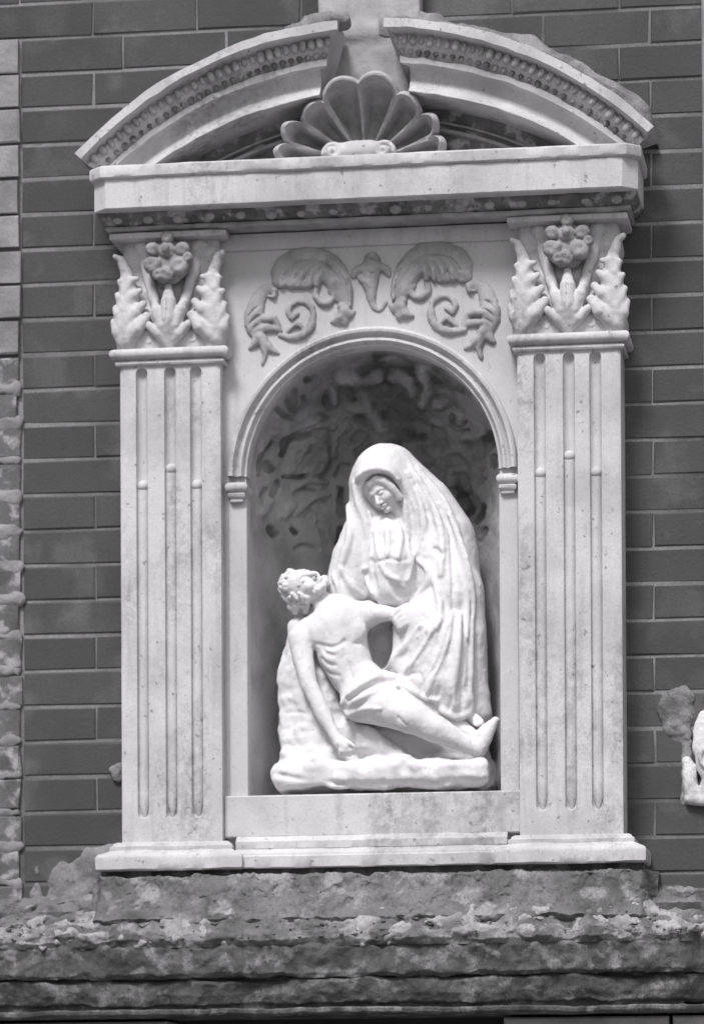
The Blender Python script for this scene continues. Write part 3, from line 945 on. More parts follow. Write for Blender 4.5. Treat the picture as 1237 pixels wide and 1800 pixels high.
# --- scallop shell
RIBS = np.array([183, 168, 149, 124, 90, 57, 32, 13, -3.])          # ribs between the flutes, degrees
LOBR = np.array([.180, .174, .150, .160, .168, .160, .174, .178])
def shell_mesh():
    nr_ = 40
    P = []
    for L in range(8):
        for i in range(20 if L < 7 else 21):
            u = i/20
            a = math.radians(RIBS[L]+(RIBS[L+1]-RIBS[L])*u)
            lob = math.sin(math.pi*u)
            ra = LOBR[max(L-1, 0)] if u < .5 else LOBR[min(L+1, 7)]
            base = .5*(LOBR[L]+ra)
            Rm = (base*.92)*(1-lob**.7)+LOBR[L]*1.02*lob**.7
            side = abs(math.cos(a))
            wid = np.clip((lob-.22-.22*side)/(.5), 0, 1)**.7
            rowf, rowb = [], []
            for j in range(nr_):
                q = j/(nr_-1)
                r = .020+(Rm-.020)*q
                dish = .060+.078*q**1.3*(1-.4*side)
                ch = .044*wid*min(1, q*1.8)*(1-float(sstep(.82, .93, np.array(q)))*.95)
                roll = (.010+.010*lob)*math.exp(-((q-.93)/.045)**2)-.004*math.exp(-((q-.985)/.015)**2)
                nz = .0014*float(vnoise(np.array([a*20.]), np.array([q*12.]), np.array([0.]), 3)[0])
                d = dish-ch+roll+nz+.020*lob*float(sstep(.55, 1.0, np.array(q)))
                rowf.append((r*math.cos(a), -d, 1.494+r*math.sin(a)))
                rowb.append((r*math.cos(a), -(d-.014), 1.494+r*math.sin(a)))
            P.append(rowf+rowb[::-1])
    P = np.array(P)
    return mesh_np('shell', P.reshape(-1, 3), grid_faces(P.shape[0], nr_*2, True, True), True, 60)
shl = link('scallop_shell', shell_mesh(), M_SHELL, shrine)
shl.location = (-.012, 0, 0)
f = Field((-.10, -.17, 1.46), (.10, -.04, 1.55), .0025)
f.chain([(-.058, -.105, 1.502, .020), (-.02, -.11, 1.503, .0225), (.02, -.11, 1.503, .0225), (.045, -.105, 1.501, .020)], .006)
for s in (-1, 1):
    for i in range(26):
        a = i*.28; rr = .021-.00062*i
        f.ell((s*.052-.004+rr*math.cos(a)*s, -.112-.0004*i, 1.501+rr*math.sin(a)-.001), (.0062, .012, .0062), .002)
for x in (-.022, .010):
    f.cap((x, -.14, 1.47), (x, -.14, 1.54), .003, .003, .003, sub=True)
f.rough(.001, 60, 2, 3)
hg = link('scroll_hinge', f.mesh('scroll_hinge'), M_STONE, shl)
hg.matrix_parent_inverse = Matrix.Identity(4)

# --- cement between the broken halves and round the back of the pediment
f = Field((-.12, -.07, 1.60), (.12, .02, 2.05), .004)
f.box((-.002, -.010, 1.80), (.108, .040, .22), .006, .0)
f.box((-.050, -.016, 1.772), (.070, .040, .014), .01, .02)
f.rough(.0022, 22, 4, 8)
link('cement_filling', f.mesh('cement_filling'), M_FILL, shrine)
f = Field((-.20, -.23, 1.735), (.0, -.04, 1.80), .003)
f.chain([(-.165, -.12, 1.748, .012), (-.12, -.15, 1.762, .020), (-.07, -.16, 1.768, .022), (-.045, -.15, 1.764, .018)], .015)
f.rough(.007, 30, 4, 81)
link('cement_lump', f.mesh('cement_lump'), M_CEMENT, shrine)
for s in (-1, 1):
    xa = np.linspace(.02, .600 if s > 0 else .56, 130)
    R1 = RO+(.002 if s > 0 else .040)
    ext = (.056+.012*fbm(xa*16, 0*xa, 0*xa, 3, 21)) if s > 0 else (.012+.004*fbm(xa*22, 0*xa, 0*xa, 3, 22))
    dd = .055 if s > 0 else .014
    ext = ext*np.clip((xa[-1]-xa)/.05, .02, 1)
    dd = dd*np.clip((xa[-1]-xa)/.03, .3, 1)
    P = []
    for q, d_ in ((0, 0), (0, dd), (.5, dd*1.05), (.85, dd*.8), (1.0, 0)):
        rr = R1+ext*q
        ang = np.arcsin(np.clip(xa/RO, 0, 1))
        nz = .004*fbm(xa*30, 0*xa+q*3, 0*xa, 3, 23)*(d_ > 0)
        P.append(np.stack([s*rr*np.sin(ang), -(d_+nz), ZO+rr*np.cos(ang)+nz], -1))
    P = np.array(P).transpose(1, 0, 2)
    link('cement_fillet', mesh_np('cement_fillet', P.reshape(-1, 3), grid_faces(len(xa), 5, s < 0), True, 50), M_CEMENT, shrine)

# --- scroll ornament on the spandrels
def ornament(name, draw, bb, mirror=False):
    x0, x1, y0, y1 = bb
    a = W(np.array([x0, x1], float), np.array([y1, y0], float), -PD)
    f = Field((a[0, 0]-.01, -PD-.036, a[0, 2]-.01), (a[1, 0]+.01, -PD+.012, a[1, 2]+.01), .0022)
    def S(pts, r, h=.010, k=.004, sub=False, lift=0.0, n=14):
        t = np.linspace(0, 1, n)
        Q = spline(np.array(pts, float), t)
        P = W(Q[:, 0], Q[:, 1], -PD-lift)
        rr = np.interp(t, np.linspace(0, 1, len(r)), r)*PXM
        f.chain([(*P[i], rr[i]) for i in range(n)], k, sub, ys=h/(max(r)*PXM))
    draw(S)
    f.rough(.0016, 55, 3, 4)
    me_ = f.mesh(name)
    return link(name, me_, M_LEAF, shrine)


def upper_scroll(S):
    S([(492, 494), (500, 470), (530, 456), (565, 458), (592, 478), (606, 505), (608, 535), (600, 555)], [15, 21, 22, 21, 19, 15, 13, 8], .014)
    S([(492, 495), (512, 497), (535, 500), (552, 492)], [9, 10, 9, 6], .013)
    S([(504, 480), (530, 474), (562, 476), (586, 498), (596, 525)], [10, 15, 15, 14, 10], .0135)
    S([(560, 500), (556, 520), (566, 532), (580, 532), (588, 520), (580, 512)], [5, 6, 7, 7, 6, 4], .010)
    S([(600, 540), (612, 552), (622, 548)], [8, 10, 4], .013)
    S([(604, 550), (596, 562), (584, 566)], [9, 9, 4], .013)
    S([(604, 550), (606, 566)], [9, 7], .013)
    for x, r in ((497, 8.5), (513, 8), (529, 8), (545, 8), (559, 7)):
        S([(x+6, 476), (x, 492), (x-1, 502)], [r*.8, r, r*.8], .0155, .001)
    for x in (504, 520, 536, 551):
        S([(x, 504), (x+5, 482), (x+18, 462)], [2.6, 3.2, 1.5], .0045, .002, True, .0135)
    S([(490, 488), (500, 466), (530, 450), (566, 451), (598, 474), (614, 506), (616, 538)], [3, 4.5, 4.5, 4], .014, .003)
    S([(499, 484), (518, 464), (560, 460), (588, 480), (602, 510), (604, 540)], [2.4, 3, 3, 2.4], .0045, .002, True, .0135)


def lower_scroll(S):
    S([(483, 512), (474, 508), (460, 516), (450, 540), (446, 570), (452, 592)], [7, 11, 14, 18, 17, 10], .014)
    S([(484, 512), (482, 522), (474, 522)], [6, 6, 3], .014)
    S([(460, 560), (480, 562), (492, 576)], [9, 8, 4], .012)
    S([(455, 580), (478, 578), (494, 582)], [9, 8, 4], .013)
    S([(456, 590), (446, 606), (440, 612)], [9, 8, 4], .014)
    S([(458, 592), (474, 612), (490, 622)], [10, 9, 4], .014)
    S([(462, 596), (466, 622), (462, 640)], [9, 7, 3], .014)
    S([(492, 590), (515, 594), (538, 586), (550, 566), (548, 542), (532, 530), (514, 534), (506, 550), (514, 560), (524, 552)], [5, 7, 8, 7.5, 6.5, 6, 5.5, 5, 5, 4], .011)
    S([(505, 584), (522, 572), (535, 580)], [4, 6, 4], .011)
    for dy in (0, 16, 32):
        S([(436, 556+dy), (452, 540+dy), (472, 534+dy)], [2.4, 3, 1.8], .0045, .002, True, .0135)


def mir(draw):
    # mirrored about the shrine's own axis, with the plate's slight tilt
    return lambda S: draw(lambda pts, *a, **k: S([(1308-x, y-(x-654)*-.0-10+.012*(654-x)*0) for x, y in pts], *a, **k))


ornament('upper_scroll', upper_scroll, (475, 635, 435, 580))
ornament('lower_scroll', lower_scroll, (425, 565, 495, 655))
ornament('upper_scroll', mir(upper_scroll), (672, 835, 425, 570))
ornament('lower_scroll', mir(lower_scroll), (742, 885, 485, 645))


def crest(S):
    S([(652, 455), (652, 475), (651, 500)], [12, 17, 13], .014)
    S([(640, 470), (626, 478), (622, 486)], [9, 8, 4], .012)
    S([(664, 468), (678, 474), (684, 484)], [9, 8, 4], .012)
    S([(634, 490), (645, 498)], [6, 8], .012)
    S([(651, 505), (654, 528), (658, 540), (668, 544), (678, 532)], [11, 9, 6, 5, 4], .011)
    S([(648, 460), (655, 452), (664, 458)], [6, 8, 6], .018)
    S([(640, 474), (652, 480), (664, 474)], [1.5, 2.2, 1.5], .004, .002, True, .014)
    S([(652, 482), (652, 515)], [2.2, 1.5], .004, .002, True, .014)
ornament('crest_ornament', crest, (605, 700, 435, 560))

# ------------------------------------------------------------------ the statue
statue = empty('statue', (.02, .03, .1625), 'white marble statue of a veiled woman holding a dead man, inside the niche', 'statue')
H = .0019


def rot_y(a):
    """turn in the picture plane, degrees clockwise as seen from the front"""
    a = math.radians(a); c, s = math.cos(a), math.sin(a)
    return np.array([[c, 0, s], [0, 1, 0], [-s, 0, c]])


def PE(f, px, py, ymm, rx, rz, ry, k=.01, sub=False, rot=None):
    p = W(px, py, ymm*.001)
    f.ell(p, (rx*PXM, ry*PXM, rz*PXM), k, sub, rot_y(rot) if rot else None)


def PC(f, pts, k=.01, sub=False, ys=1.0):
    f.chain([pc(*p) for p in pts], k, sub, ys)


def head_frame(v, w):
    """axes of a head: v = towards the crown, w = where the face looks"""
    w = np.array(w, float); w /= np.linalg.norm(w)
    v = np.array(v, float); v -= (v@w)*w; v /= np.linalg.norm(v)
    return np.stack([np.cross(v, w), v, w], 1)          # columns: right-hand side of the picture, crown, face


def sculpt_head(f, c, A, k=1.0, bearded=False):
    """skull, jaw, brow, lids, nose, mouth and chin; sizes in millimetres times k"""
    q = .001*k
    T = lambda u, v, w: np.array(c)+A@np.array([u, v, w], float)*q
    E = lambda p, r, kk=.004, sub=False: f.ell(T(*p), np.array(r)*q, kk, sub, A.T if False else A.T.T.T)
    def E(p, r, kk=.004, sub=False):
        f.ell(T(*p), np.array(r, float)*q, kk, sub, A)
    def Cc(pts, kk=.003, sub=False):
        f.chain([(*T(*p[:3]), p[3]*q) for p in pts], kk, sub)
    E((0, 8, -10), (35, 45, 41), .0)
    E((0, -16, -2), (28, 31, 29), .010)
    E((0, -41, 20), (11, 8, 9), .006)
    for sg in (-1, 1):
        E((sg*17, -13, 16), (12, 13, 11), .006)
        Cc([(sg*24, 8, 18, 4), (sg*13, 11.5, 27, 4.2), (sg*4, 8, 30, 3.8)], .004)
        E((sg*13.5, 1, 34), (9.5, 6.5, 8), .003, True)
        E((sg*13.5, 0, 24), (8.5, 5.2, 6), .0012)
        Cc([(sg*6, -1.5, 30, .9), (sg*14, -3, 31, 1.1), (sg*21, -1, 27, .9)], .001, True)
        Cc([(sg*6, 2.5, 30, .9), (sg*14, 5.2, 31, 1.2), (sg*21, 3, 27, .9)], .001, True)
        E((sg*5.2, -20, 30), (4, 3.6, 5), .002)
    Cc([(0, 7, 28, 3.6), (0, -8, 34, 4.2), (0, -18, 39, 5.0)], .003)
    Cc([(-10, -29.5, 25, 1.8), (-4, -28, 31, 2.6), (0, -28.6, 32, 2.4), (4, -28, 31, 2.6), (10, -29.5, 25, 1.8)], .002)
    Cc([(-8, -33, 26, 2), (0, -34, 31, 3.4), (8, -33, 26, 2)], .002)
    Cc([(-10, -30.8, 29, .9), (0, -31, 35, 1.2), (10, -30.8, 29, .9)], .001, True)
    E((0, -38.2, 32), (9, 2.6, 5), .002, True)
    return T


# rocky base
rk_ = Field((-.24, -.12, .150), (.29, .20, .66), .003)
def PB(f, x0, x1, y0, y1, d0, d1, rad, k):
    a = W(x0, y1, (d0+d1)*.0005); b = W(x1, y0, (d0+d1)*.0005)
    f.box(((a[0]+b[0])/2, (d0+d1)*.0005, (a[2]+b[2])/2), (abs(b[0]-a[0])/2, (d1-d0)*.0005, abs(b[2]-a[2])/2), rad, k)
PB(rk_, 490, 868, 1338, 1395, -62, 150, .022, .0)
PC(rk_, [(548, 1135, 60, 30), (548, 1200, 50, 47), (556, 1290, 44, 58), (560, 1340, 44, 62)], .03)
PC(rk_, [(528, 1110, 40, 16), (522, 1150, 34, 18), (518, 1200, 30, 24)], .02)
PC(rk_, [(560, 1130, 60, 40), (600, 1150, 60, 50)], .02)
PB(rk_, 500, 600, 1318, 1348, -30, 120, .012, .012)
PB(rk_, 600, 860, 1262, 1350, 5, 140, .03, .03)
PC(rk_, [(527, 1112, 44, 13), (518, 1150, 44, 15), (512, 1225, 40, 16), (514, 1300, 30, 20)], .03)
PC(rk_, [(640, 1300, 0, 22), (670, 1312, -5, 14), (700, 1330, -15, 12)], .02)
rk_.rough(.007, 16, 3, 41)
rk_.rough(.004, 45, 4, 42)
for pts in ([(492, 1362), (560, 1374), (700, 1378), (850, 1370)],):
    rk_.stroke(pts, (.004, .006, .004), .006, sub=True, n=14)
rk_.stroke([(500, 1254), (525, 1252), (545, 1256)], (.002, .003, .002), .003, sub=True)
for pts in ([(645, 1280), (668, 1300), (672, 1318)], [(620, 1270), (632, 1296), (628, 1315)]):
    rk_.stroke(pts, (.006, .008, .004), .008)
rk_.blur(1)
link('rock_base', rk_.mesh('rock_base'), M_STATUE, statue)

# seated woman in a long veil
w = Field((-.13, -.11, .27), (.26, .20, .96), H)
PE(w, 668, 843, 42, 50, 60, 54, .0)                                   # hood
PC(w, [(690, 828, 62, 44), (742, 895, 78, 58), (772, 950, 82, 64), (776, 985, 82, 66), (782, 1060, 82, 66), (786, 1150, 74, 62), (788, 1215, 66, 58), (790, 1262, 60, 56)], .03)
PC(w, [(640, 850, 46, 24), (636, 915, 42, 26), (622, 970, 45, 34), (612, 1030, 48, 36)], .02)
PE(w, 690, 995, 78, 84, 100, 52, .03)                                 # chest
PC(w, [(614, 985, 55, 28), (604, 1050, 45, 30)], .02)                 # sleeve behind the man's shoulders
PC(w, [(775, 975, 50, 48), (790, 1050, 28, 44), (760, 1075, 12, 34), (725, 1085, -4, 22)], .02)   # bent arm under the cloak
PC(w, [(738, 1110, 26, 46), (775, 1130, 10, 58), (782, 1195, -4, 46), (800, 1232, -10, 28)], .03)  # near knee and skirt
PC(w, [(726, 1120, 20, 34), (708, 1160, 8, 24), (728, 1192, -14, 18), (758, 1212, -22, 15)], .02)
PC(w, [(655, 1130, 125, 50), (700, 1180, 110, 60)], .02)
PE(w, 662, 1130, 20, 27, 50, 66, .01, True)
PC(w, [(812, 1040, 50, 38), (820, 1110, 44, 34), (832, 1200, 45, 26), (838, 1255, 48, 26)], .02)
# opening of the hood and the hollow round the neck
PE(w, 667, 871, -22, 38, 41, 56, .003, True, -20)
PC(w, [(668, 885, -14, 29), (675, 918, -10, 27), (683, 945, -14, 22), (688, 965, -22, 16)], .008, True)
PC(w, [(678, 922, 30, 18), (684, 946, 16, 28), (688, 985, 12, 38), (688, 1030, 20, 40)], .012)   # throat and wimple
w.blur(1)
w.stroke([(628, 838), (645, 826), (664, 821), (686, 827), (700, 842)], (.006, .010, .006), .010, lift=.004)
# folds of the veil and cloak, traced over the surface
RIDGE = [([(622, 850), (636, 832), (662, 823), (688, 832), (702, 850)], (.001, .005, .001)),
         ([(698, 842), (710, 866), (714, 900), (714, 930), (716, 958)], (.002, .0065, .004)),
         ([(620, 845), (628, 885), (642, 915), (648, 960), (644, 1000)], (.002, .008, .005)),
         ([(716, 832), (738, 880), (744, 930), (734, 965), (720, 985)], (.004, .007, .004)),
         ([(722, 822), (760, 885), (776, 950), (774, 1010)], (.004, .007, .005)),
         ([(735, 825), (782, 885), (808, 960), (820, 1050), (818, 1120)], (.004, .008, .005)),
         ([(790, 905), (816, 975), (830, 1050), (828, 1110)], (.004, .007, .004)), ([(662, 915), (660, 950), (668, 985)], (.003, .004, .002)), ([(679, 915), (681, 950), (680, 985)], (.003, .005, .002)), ([(699, 915), (704, 945), (698, 985)], (.003, .005, .003)),
         ([(650, 900), (656, 940), (652, 1000), (662, 1050)], (.002, .005, .004)), ([(668, 990), (680, 1010), (700, 1020)], (.002, .005, .003)), ([(716, 960), (722, 990), (716, 1020)], (.003, .006, .004)),
         ([(752, 990), (768, 1040), (772, 1075), (752, 1110)], (.004, .006, .004)),
         ([(612, 890), (614, 940), (602, 985), (590, 1020)], (.005, .007, .006)),
         ([(735, 985), (752, 1005), (746, 1035), (722, 1055)], (.004, .006, .004)),
         ([(775, 1085), (752, 1130), (728, 1165), (700, 1190)], (.005, .008, .004)),
         ([(792, 1085), (778, 1140), (760, 1190), (752, 1215)], (.005, .008, .005)),
         ([(808, 1080), (802, 1150), (795, 1210), (798, 1245)], (.005, .009, .005)),
         ([(828, 1090), (826, 1160), (824, 1215), (826, 1250)], (.004, .007, .005)),
         ([(740, 1100), (715, 1130), (692, 1160), (672, 1188)], (.004, .006, .004)),
         ([(684, 1192), (710, 1208), (735, 1224), (764, 1229)], (.005, .007, .004)),
         ([(766, 1230), (782, 1250), (806, 1260), (822, 1252)], (.005, .007, .004)),
         ([(640, 1000), (650, 1030), (668, 1060)], (.004, .006, .004)), ([(600, 1000), (618, 1030), (640, 1050)], (.004, .006, .004)), ([(586, 1010), (600, 1045), (625, 1062)], (.004, .006, .004))]
for pts, r in RIDGE:
    w.stroke(pts, tuple(q*1.25 for q in r), .006, lift=.0016, n=14)
GROOVE = [([(658, 989), (674, 985), (686, 982), (700, 986), (716, 984)], (.001, .0028, .001)), ([(703, 850), (722, 895), (726, 935), (722, 960)], (.002, .004, .002)), ([(730, 850), (755, 910), (758, 965)], (.002, .004, .002)), ([(745, 850), (790, 930), (796, 1010), (796, 1070)], (.002, .005, .003)),
          ([(652, 985), (655, 1020), (664, 1060)], (.004, .007, .005)), ([(790, 1100), (770, 1160), (742, 1205)], (.003, .005, .002)), ([(814, 1100), (812, 1170), (808, 1235)], (.003, .005, .003)),
          ([(838, 1120), (836, 1190), (838, 1240)], (.003, .005, .003)), ([(765, 1110), (735, 1160), (712, 1190)], (.003, .005, .002)), ([(690, 1030), (705, 1045), (720, 1042)], (.006, .010, .006)),
          ([(724, 1184), (738, 1186)], (.005, .006, .004)), ([(808, 1225), (814, 1238)], (.003, .004, .003)), ([(826, 1225), (828, 1240)], (.002, .003, .002)), ([(765, 965), (772, 975)], (.004, .005, .004))]
for pts, r in GROOVE:
    w.stroke(pts, tuple(q*1.3 for q in r), .005, lift=.001, sub=True, n=12)
# hem thrown forward over his far leg
PC(w, [(742, 1150, 4, 30), (752, 1185, -6, 26), (790, 1220, -8, 26), (806, 1236, -8, 20)], .02)
PC(w, [(672, 1184, -6, 8), (700, 1197, -18, 9), (728, 1214, -25, 9), (752, 1226, -26, 8), (768, 1227, -24, 7)], .008)
PC(w, [(766, 1231, -23, 7), (780, 1249, -25, 9), (800, 1259, -24, 9.5), (820, 1255, -19, 8), (826, 1243, -10, 6)], .008)
for a_, b_ in (((716, 1176), (712, 1200)), ((738, 1182), (742, 1218)), ((772, 1200), (768, 1226)), ((792, 1212), (788, 1248)), ((812, 1214), (810, 1252))):
    w.stroke([a_, ((a_[0]+b_[0])/2+2, (a_[1]+b_[1])/2), b_], (.002, .0045, .004), .005, lift=.001, sub=True, n=8)
# her hand round his wrist
for i, (dx, dy) in enumerate(((0, 0), (5, 6), (9, 12), (12, 18))):
    PC(w, [(716+dx*.6, 1066+dy*1.4, -12, 7), (700+dx, 1072+dy*1.4, -32, 6), (690+dx, 1082+dy*1.2, -34, 5), (688+dx, 1090+dy, -26, 4)], .003)
PC(w, [(735, 1078, -4, 16), (715, 1080, -16, 14)], .008)
# toes under the hem
PC(w, [(818, 1256, 26, 14), (832, 1264, 4, 11), (843, 1269, -12, 7.5)], .008)
for i in range(3):
    PC(w, [(842-i*4, 1267+i*2, -12, 4), (846-i*5, 1271+i*2, -18, 3.2)], .002)
w.blur(1)
w.blur(1)
w.rough(.0009, 55, 3, 55)
woman = link('seated_woman', w.mesh('seated_woman'), M_STATUE, statue)
HA = head_frame((-.36, .02, .92), (-.46, -.78, -.42))
hc = W(673, 866, .014)
h = Field(hc-.066, hc+.066, .00125)
T_ = sculpt_head(h, hc, HA, .86)
h.chain([(*T_(0, -30, -12), .017), (*T_(0, -66, -22), .019)], .006)
h.chain([(*T_(*p), .0085) for p in ((-33, -30, -4), (-36, -4, 4), (-31, 22, 14), (-17, 35, 19), (0, 33, 24), (17, 35, 19), (31, 22, 14), (36, -4, 4), (33, -30, -4))], .003)   # band of the under-veil round the face
h.rough(.0006, 90, 2, 3)
hd = link('head', h.mesh('head'), M_STATUE, woman)

# the dead man
m = Field((-.22, -.13, .185), (.29, .15, .70), H)
TOR = [(594, 1078, 14, 34), (594, 1108, 2, 48), (602, 1145, 0, 46), (620, 1185, -4, 40), (650, 1215, -10, 41)]
PC(m, TOR, .02)
PC(m, [(545, 1108, 0, 24), (600, 1092, 0, 36), (645, 1080, 14, 24)], .02)          # shoulders
PC(m, [(562, 1052, 14, 17), (582, 1078, 8, 22)], .012)                               # neck
PE(m, 570, 1118, -26, 30, 22, 16, .014, rot=15)                                      # breast muscles
PE(m, 618, 1110, -26, 26, 22, 16, .014, rot=-10)
PC(m, [(528, 1122, -14, 22), (533, 1160, -26, 18.5), (543, 1204, -36, 15), (549, 1214, -38, 14.5), (566, 1252, -44, 14.5), (588, 1292, -50, 9.5)], .009)   # hanging arm
PC(m, [(588, 1292, -50, 9.5), (598, 1306, -53, 12.5), (606, 1313, -54, 11)], .006)
for i, (ex, ey) in enumerate(((598, 1326), (606, 1329), (615, 1328), (622, 1324))):
    PC(m, [(599+i*4, 1313-i, -57+i*2, 4.6), ((599+i*4+ex)/2+1, (1312+ey)/2, -62+i*2, 4.2), (ex, ey, -56+i*2, 3.4)], .003)
PC(m, [(604, 1302, -58, 5), (616, 1307, -62, 4.2), (622, 1312, -61, 3.4)], .004)
PC(m, [(648, 1080, 10, 20), (672, 1078, -6, 15), (694, 1080, -18, 11)], .01)         # held arm
PC(m, [(694, 1080, -18, 10), (704, 1092, -22, 9), (708, 1104, -20, 5)], .006)
# legs
PC(m, [(638, 1230, -24, 40), (680, 1243, -46, 35), (722, 1260, -64, 28)], .014)
PC(m, [(722, 1260, -64, 27), (764, 1281, -58, 24.5), (812, 1304, -48, 16), (838, 1314, -42, 14)], .01)
PC(m, [(688, 1214, 4, 32), (735, 1236, 6, 28), (765, 1252, 2, 24)], .014)
PC(m, [(765, 1252, 2, 23), (800, 1276, 0, 18), (838, 1300, -4, 13)], .01)
PC(m, [(842, 1318, -40, 13), (852, 1300, -44, 11.5), (864, 1276, -46, 9.5), (871, 1266, -46, 6)], .008)
PC(m, [(838, 1300, -12, 12), (852, 1284, -20, 10), (862, 1272, -22, 7)], .008)
for i in range(5):
    PC(m, [(862+i*2.2, 1274-i*.5, -46+i*5, 4), (868+i*2.2, 1264+i*.6, -47+i*5, 3.6)], .002)
# loincloth folds, ribs, navel line
for pts, r in (([(602, 1236), (625, 1212), (660, 1195), (692, 1190)], (.006, .009, .006)), ([(604, 1246), (635, 1226), (672, 1212), (705, 1206)], (.005, .008, .004)),
               ([(610, 1222), (640, 1200), (672, 1186)], (.004, .007, .005)), ([(606, 1250), (622, 1262), (650, 1266)], (.005, .007, .004)), ([(612, 1256), (640, 1246), (668, 1246)], (.004, .006, .003))):
    m.stroke(pts, r, .006, lift=.0005)
for pts, r in (([(566, 1140), (576, 1150), (588, 1152)], (.003, .004, .002)), ([(566, 1158), (578, 1168), (590, 1170)], (.003, .004, .002)), ([(605, 1125), (608, 1160), (620, 1195)], (.002, .003, .002)),
               ([(570, 1176), (584, 1186), (596, 1188)], (.002, .003, .002)), ([(556, 1132), (585, 1138), (605, 1128)], (.002, .004, .002)), ([(622, 1132), (640, 1126)], (.002, .003, .002)),
               ([(612, 1230), (640, 1210), (676, 1200)], (.002, .003, .002)), ([(700, 1262), (712, 1274)], (.002, .003, .002))):
    m.stroke(pts, r, .006, lift=.001, sub=True)
m.blur(1)
m.rough(.0009, 60, 3, 60)
man = link('reclining_man', m.mesh('reclining_man'), M_STATUE, statue)
# his head lolling back: curled hair, beard
HA = head_frame((-.93, .18, .12), (.16, -.72, .62))
hc = W(537, 1029, .004)
h = Field(hc-.078, hc+.078, .0013)
T_ = sculpt_head(h, hc, HA, .98)
rh = random.Random(4)
for i in range(420):                                        # curls all over the skull except the face
    d_ = np.array([rh.gauss(0, 1), rh.gauss(0, 1), rh.gauss(0, 1)]); d_ /= np.linalg.norm(d_)
    if d_[2] > .35 and d_[1] < .62: continue
    if d_[1] < -.55: continue
    p = (d_[0]*37, 8+d_[1]*47, -10+d_[2]*43)
    r_ = rh.uniform(4.2, 7.5)
    h.ell(T_(*p), (r_*.001, r_*.0008, r_*.00085), .0012)
    if rh.random() < .6:
        h.ell(T_(p[0]*1.14, p[1]*1.12, p[2]*1.14), (.0022,)*3, .001, True)
for i in range(50):                                         # beard along the jaw
    a_ = rh.uniform(-1.5, 1.5)
    h.ell(T_(math.sin(a_)*25, -30-13*math.cos(a_)+rh.uniform(-3, 6), 10+14*math.cos(a_)+rh.uniform(-5, 1)), (.0046, .0040, .0046), .003)
for i in range(26):                                         # locks falling behind
    h.ell(T_(rh.uniform(-34, -10), rh.uniform(-14, 30), rh.uniform(-52, -28)), (.008, .008, .009), .003)
h.rough(.0006, 90, 2, 3)
hd = link('head', h.mesh('head'), M_STATUE, man)


# ------------------------------------------------------------------ ledge below the shrine
ledge = empty('stone_ledge', (0, -.1, -.3), 'weathered stone ledge with mossy sloping top under the shrine', 'ledge')
def ledge_strip(name, prof, nx, mat, amp, freq, seed, plinth=False, x0=-1.6, x1=1.6, edge=0.0):
    prof = np.array(prof, float)
    L = np.concatenate([[0], np.cumsum(np.hypot(*np.diff(prof, axis=0).T))])
    m = max(len(prof), int(L[-1]/.0038))
    tq = np.unique(np.concatenate([np.linspace(0, L[-1], m), L]))
    d = np.interp(tq, L, prof[:, 0]); z = np.interp(tq, L, prof[:, 1])
    xs = np.linspace(x0, x1, nx)
    X, D = np.meshgrid(xs, d, indexing='ij'); Z = np.meshgrid(xs, z, indexing='ij')[1]
    n1 = fbm(X*freq, D*freq, Z*freq, 5, seed, .55)
    n2 = fbm(X*5, D*5, Z*5, 2, seed+40)
    w = np.sin(np.clip(np.meshgrid(xs, tq/L[-1], indexing='ij')[1], 0, 1)*math.pi)**.35
    D2 = D+(amp*n1+.004*n2)*w
    Z2 = Z+(amp*.7*fbm(X*freq+9, D*freq, Z*freq, 4, seed+3)+.003*n2)*w
    if plinth:
        D2 = D2-.10*(1-sstep(x0, x0+.035, X+.012*n2))-.10*sstep(x1-.035, x1, X+.012*n2)
    D2 = D2-.05*sstep(.655, .70, X)*np.clip((D2-.10)/.1, 0, 1)
    P = np.stack([X, -D2, Z2], -1)
    return link(name, mesh_np(name, P.reshape(-1, 3), grid_faces(nx, len(tq), True), True, 60), mat, ledge)


# rough course under the shrine's base running into the sloping top, then nose, face and mouldings
ledge_strip('plinth_course', [(.10, -.007), (.144, -.009), (.150, -.016), (.162, -.045), (.188, -.078), (.215, -.104), (.20, -.125)], 620, M_LEDGE, .0115, 26, 3, x0=-.600, x1=.594, plinth=True)
ledge_strip('sloping_top', [(-.004, -.034), (.05, -.054), (.12, -.074), (.18, -.098), (.225, -.120), (.244, -.138), (.247, -.150), (.238, -.164)], 900, M_LEDGE, .017, 26, 5)
for ci in range(4):                                        # pale crust of lichen and crumbled mortar breaking over the edge
    xa_ = -.95+ci*.46
    f = Field((xa_-.03, -.32, -.20), (xa_+.49, -.12, -.055), .0034)
    for i in range(70):
        x = xa_+.46*random.random(); t = random.random()**.8
        d = .175+.070*t; z = float(np.interp(d, [.15, .19, .225, .246], [-.080, -.098, -.120, -.146]))
        if vnoise(np.array([x*5.]), np.array([3.]), np.array([0.]), 61)[0] < -.45: continue
        if x > .655: d -= .05
        r = random.uniform(.008, .022)
        f.ell((x, -d+.011, z-.006), (r*random.uniform(1.2, 2.4), r*.55, r*random.uniform(.5, .8)), .012)
    f.rough(.012, 36, 5, 62+ci)
    tag(link('lichen_crust', f.mesh('lichen_crust'), M_CRUST, ledge), kind='stuff')
ledge_strip('ledge_face', [(.215, -.152), (.236, -.158), (.241, -.168), (.241, -.219), (.234, -.2265), (.20, -.2285)], 800, M_LEDGE2, .0085, 24, 7)
ledge_strip('lower_band', [(.16, -.2275), (.222, -.2305), (.228, -.236), (.226, -.262), (.218, -.281), (.20, -.2855), (.16, -.286)], 800, M_LEDGE2, .0065, 22, 9)
ledge_strip('bottom_fillet', [(.14, -.2895), (.222, -.291), (.225, -.294), (.224, -.301), (.219, -.304), (.14, -.306)], 700, M_LEDGE2, .0030, 30, 11)
mb = MB()
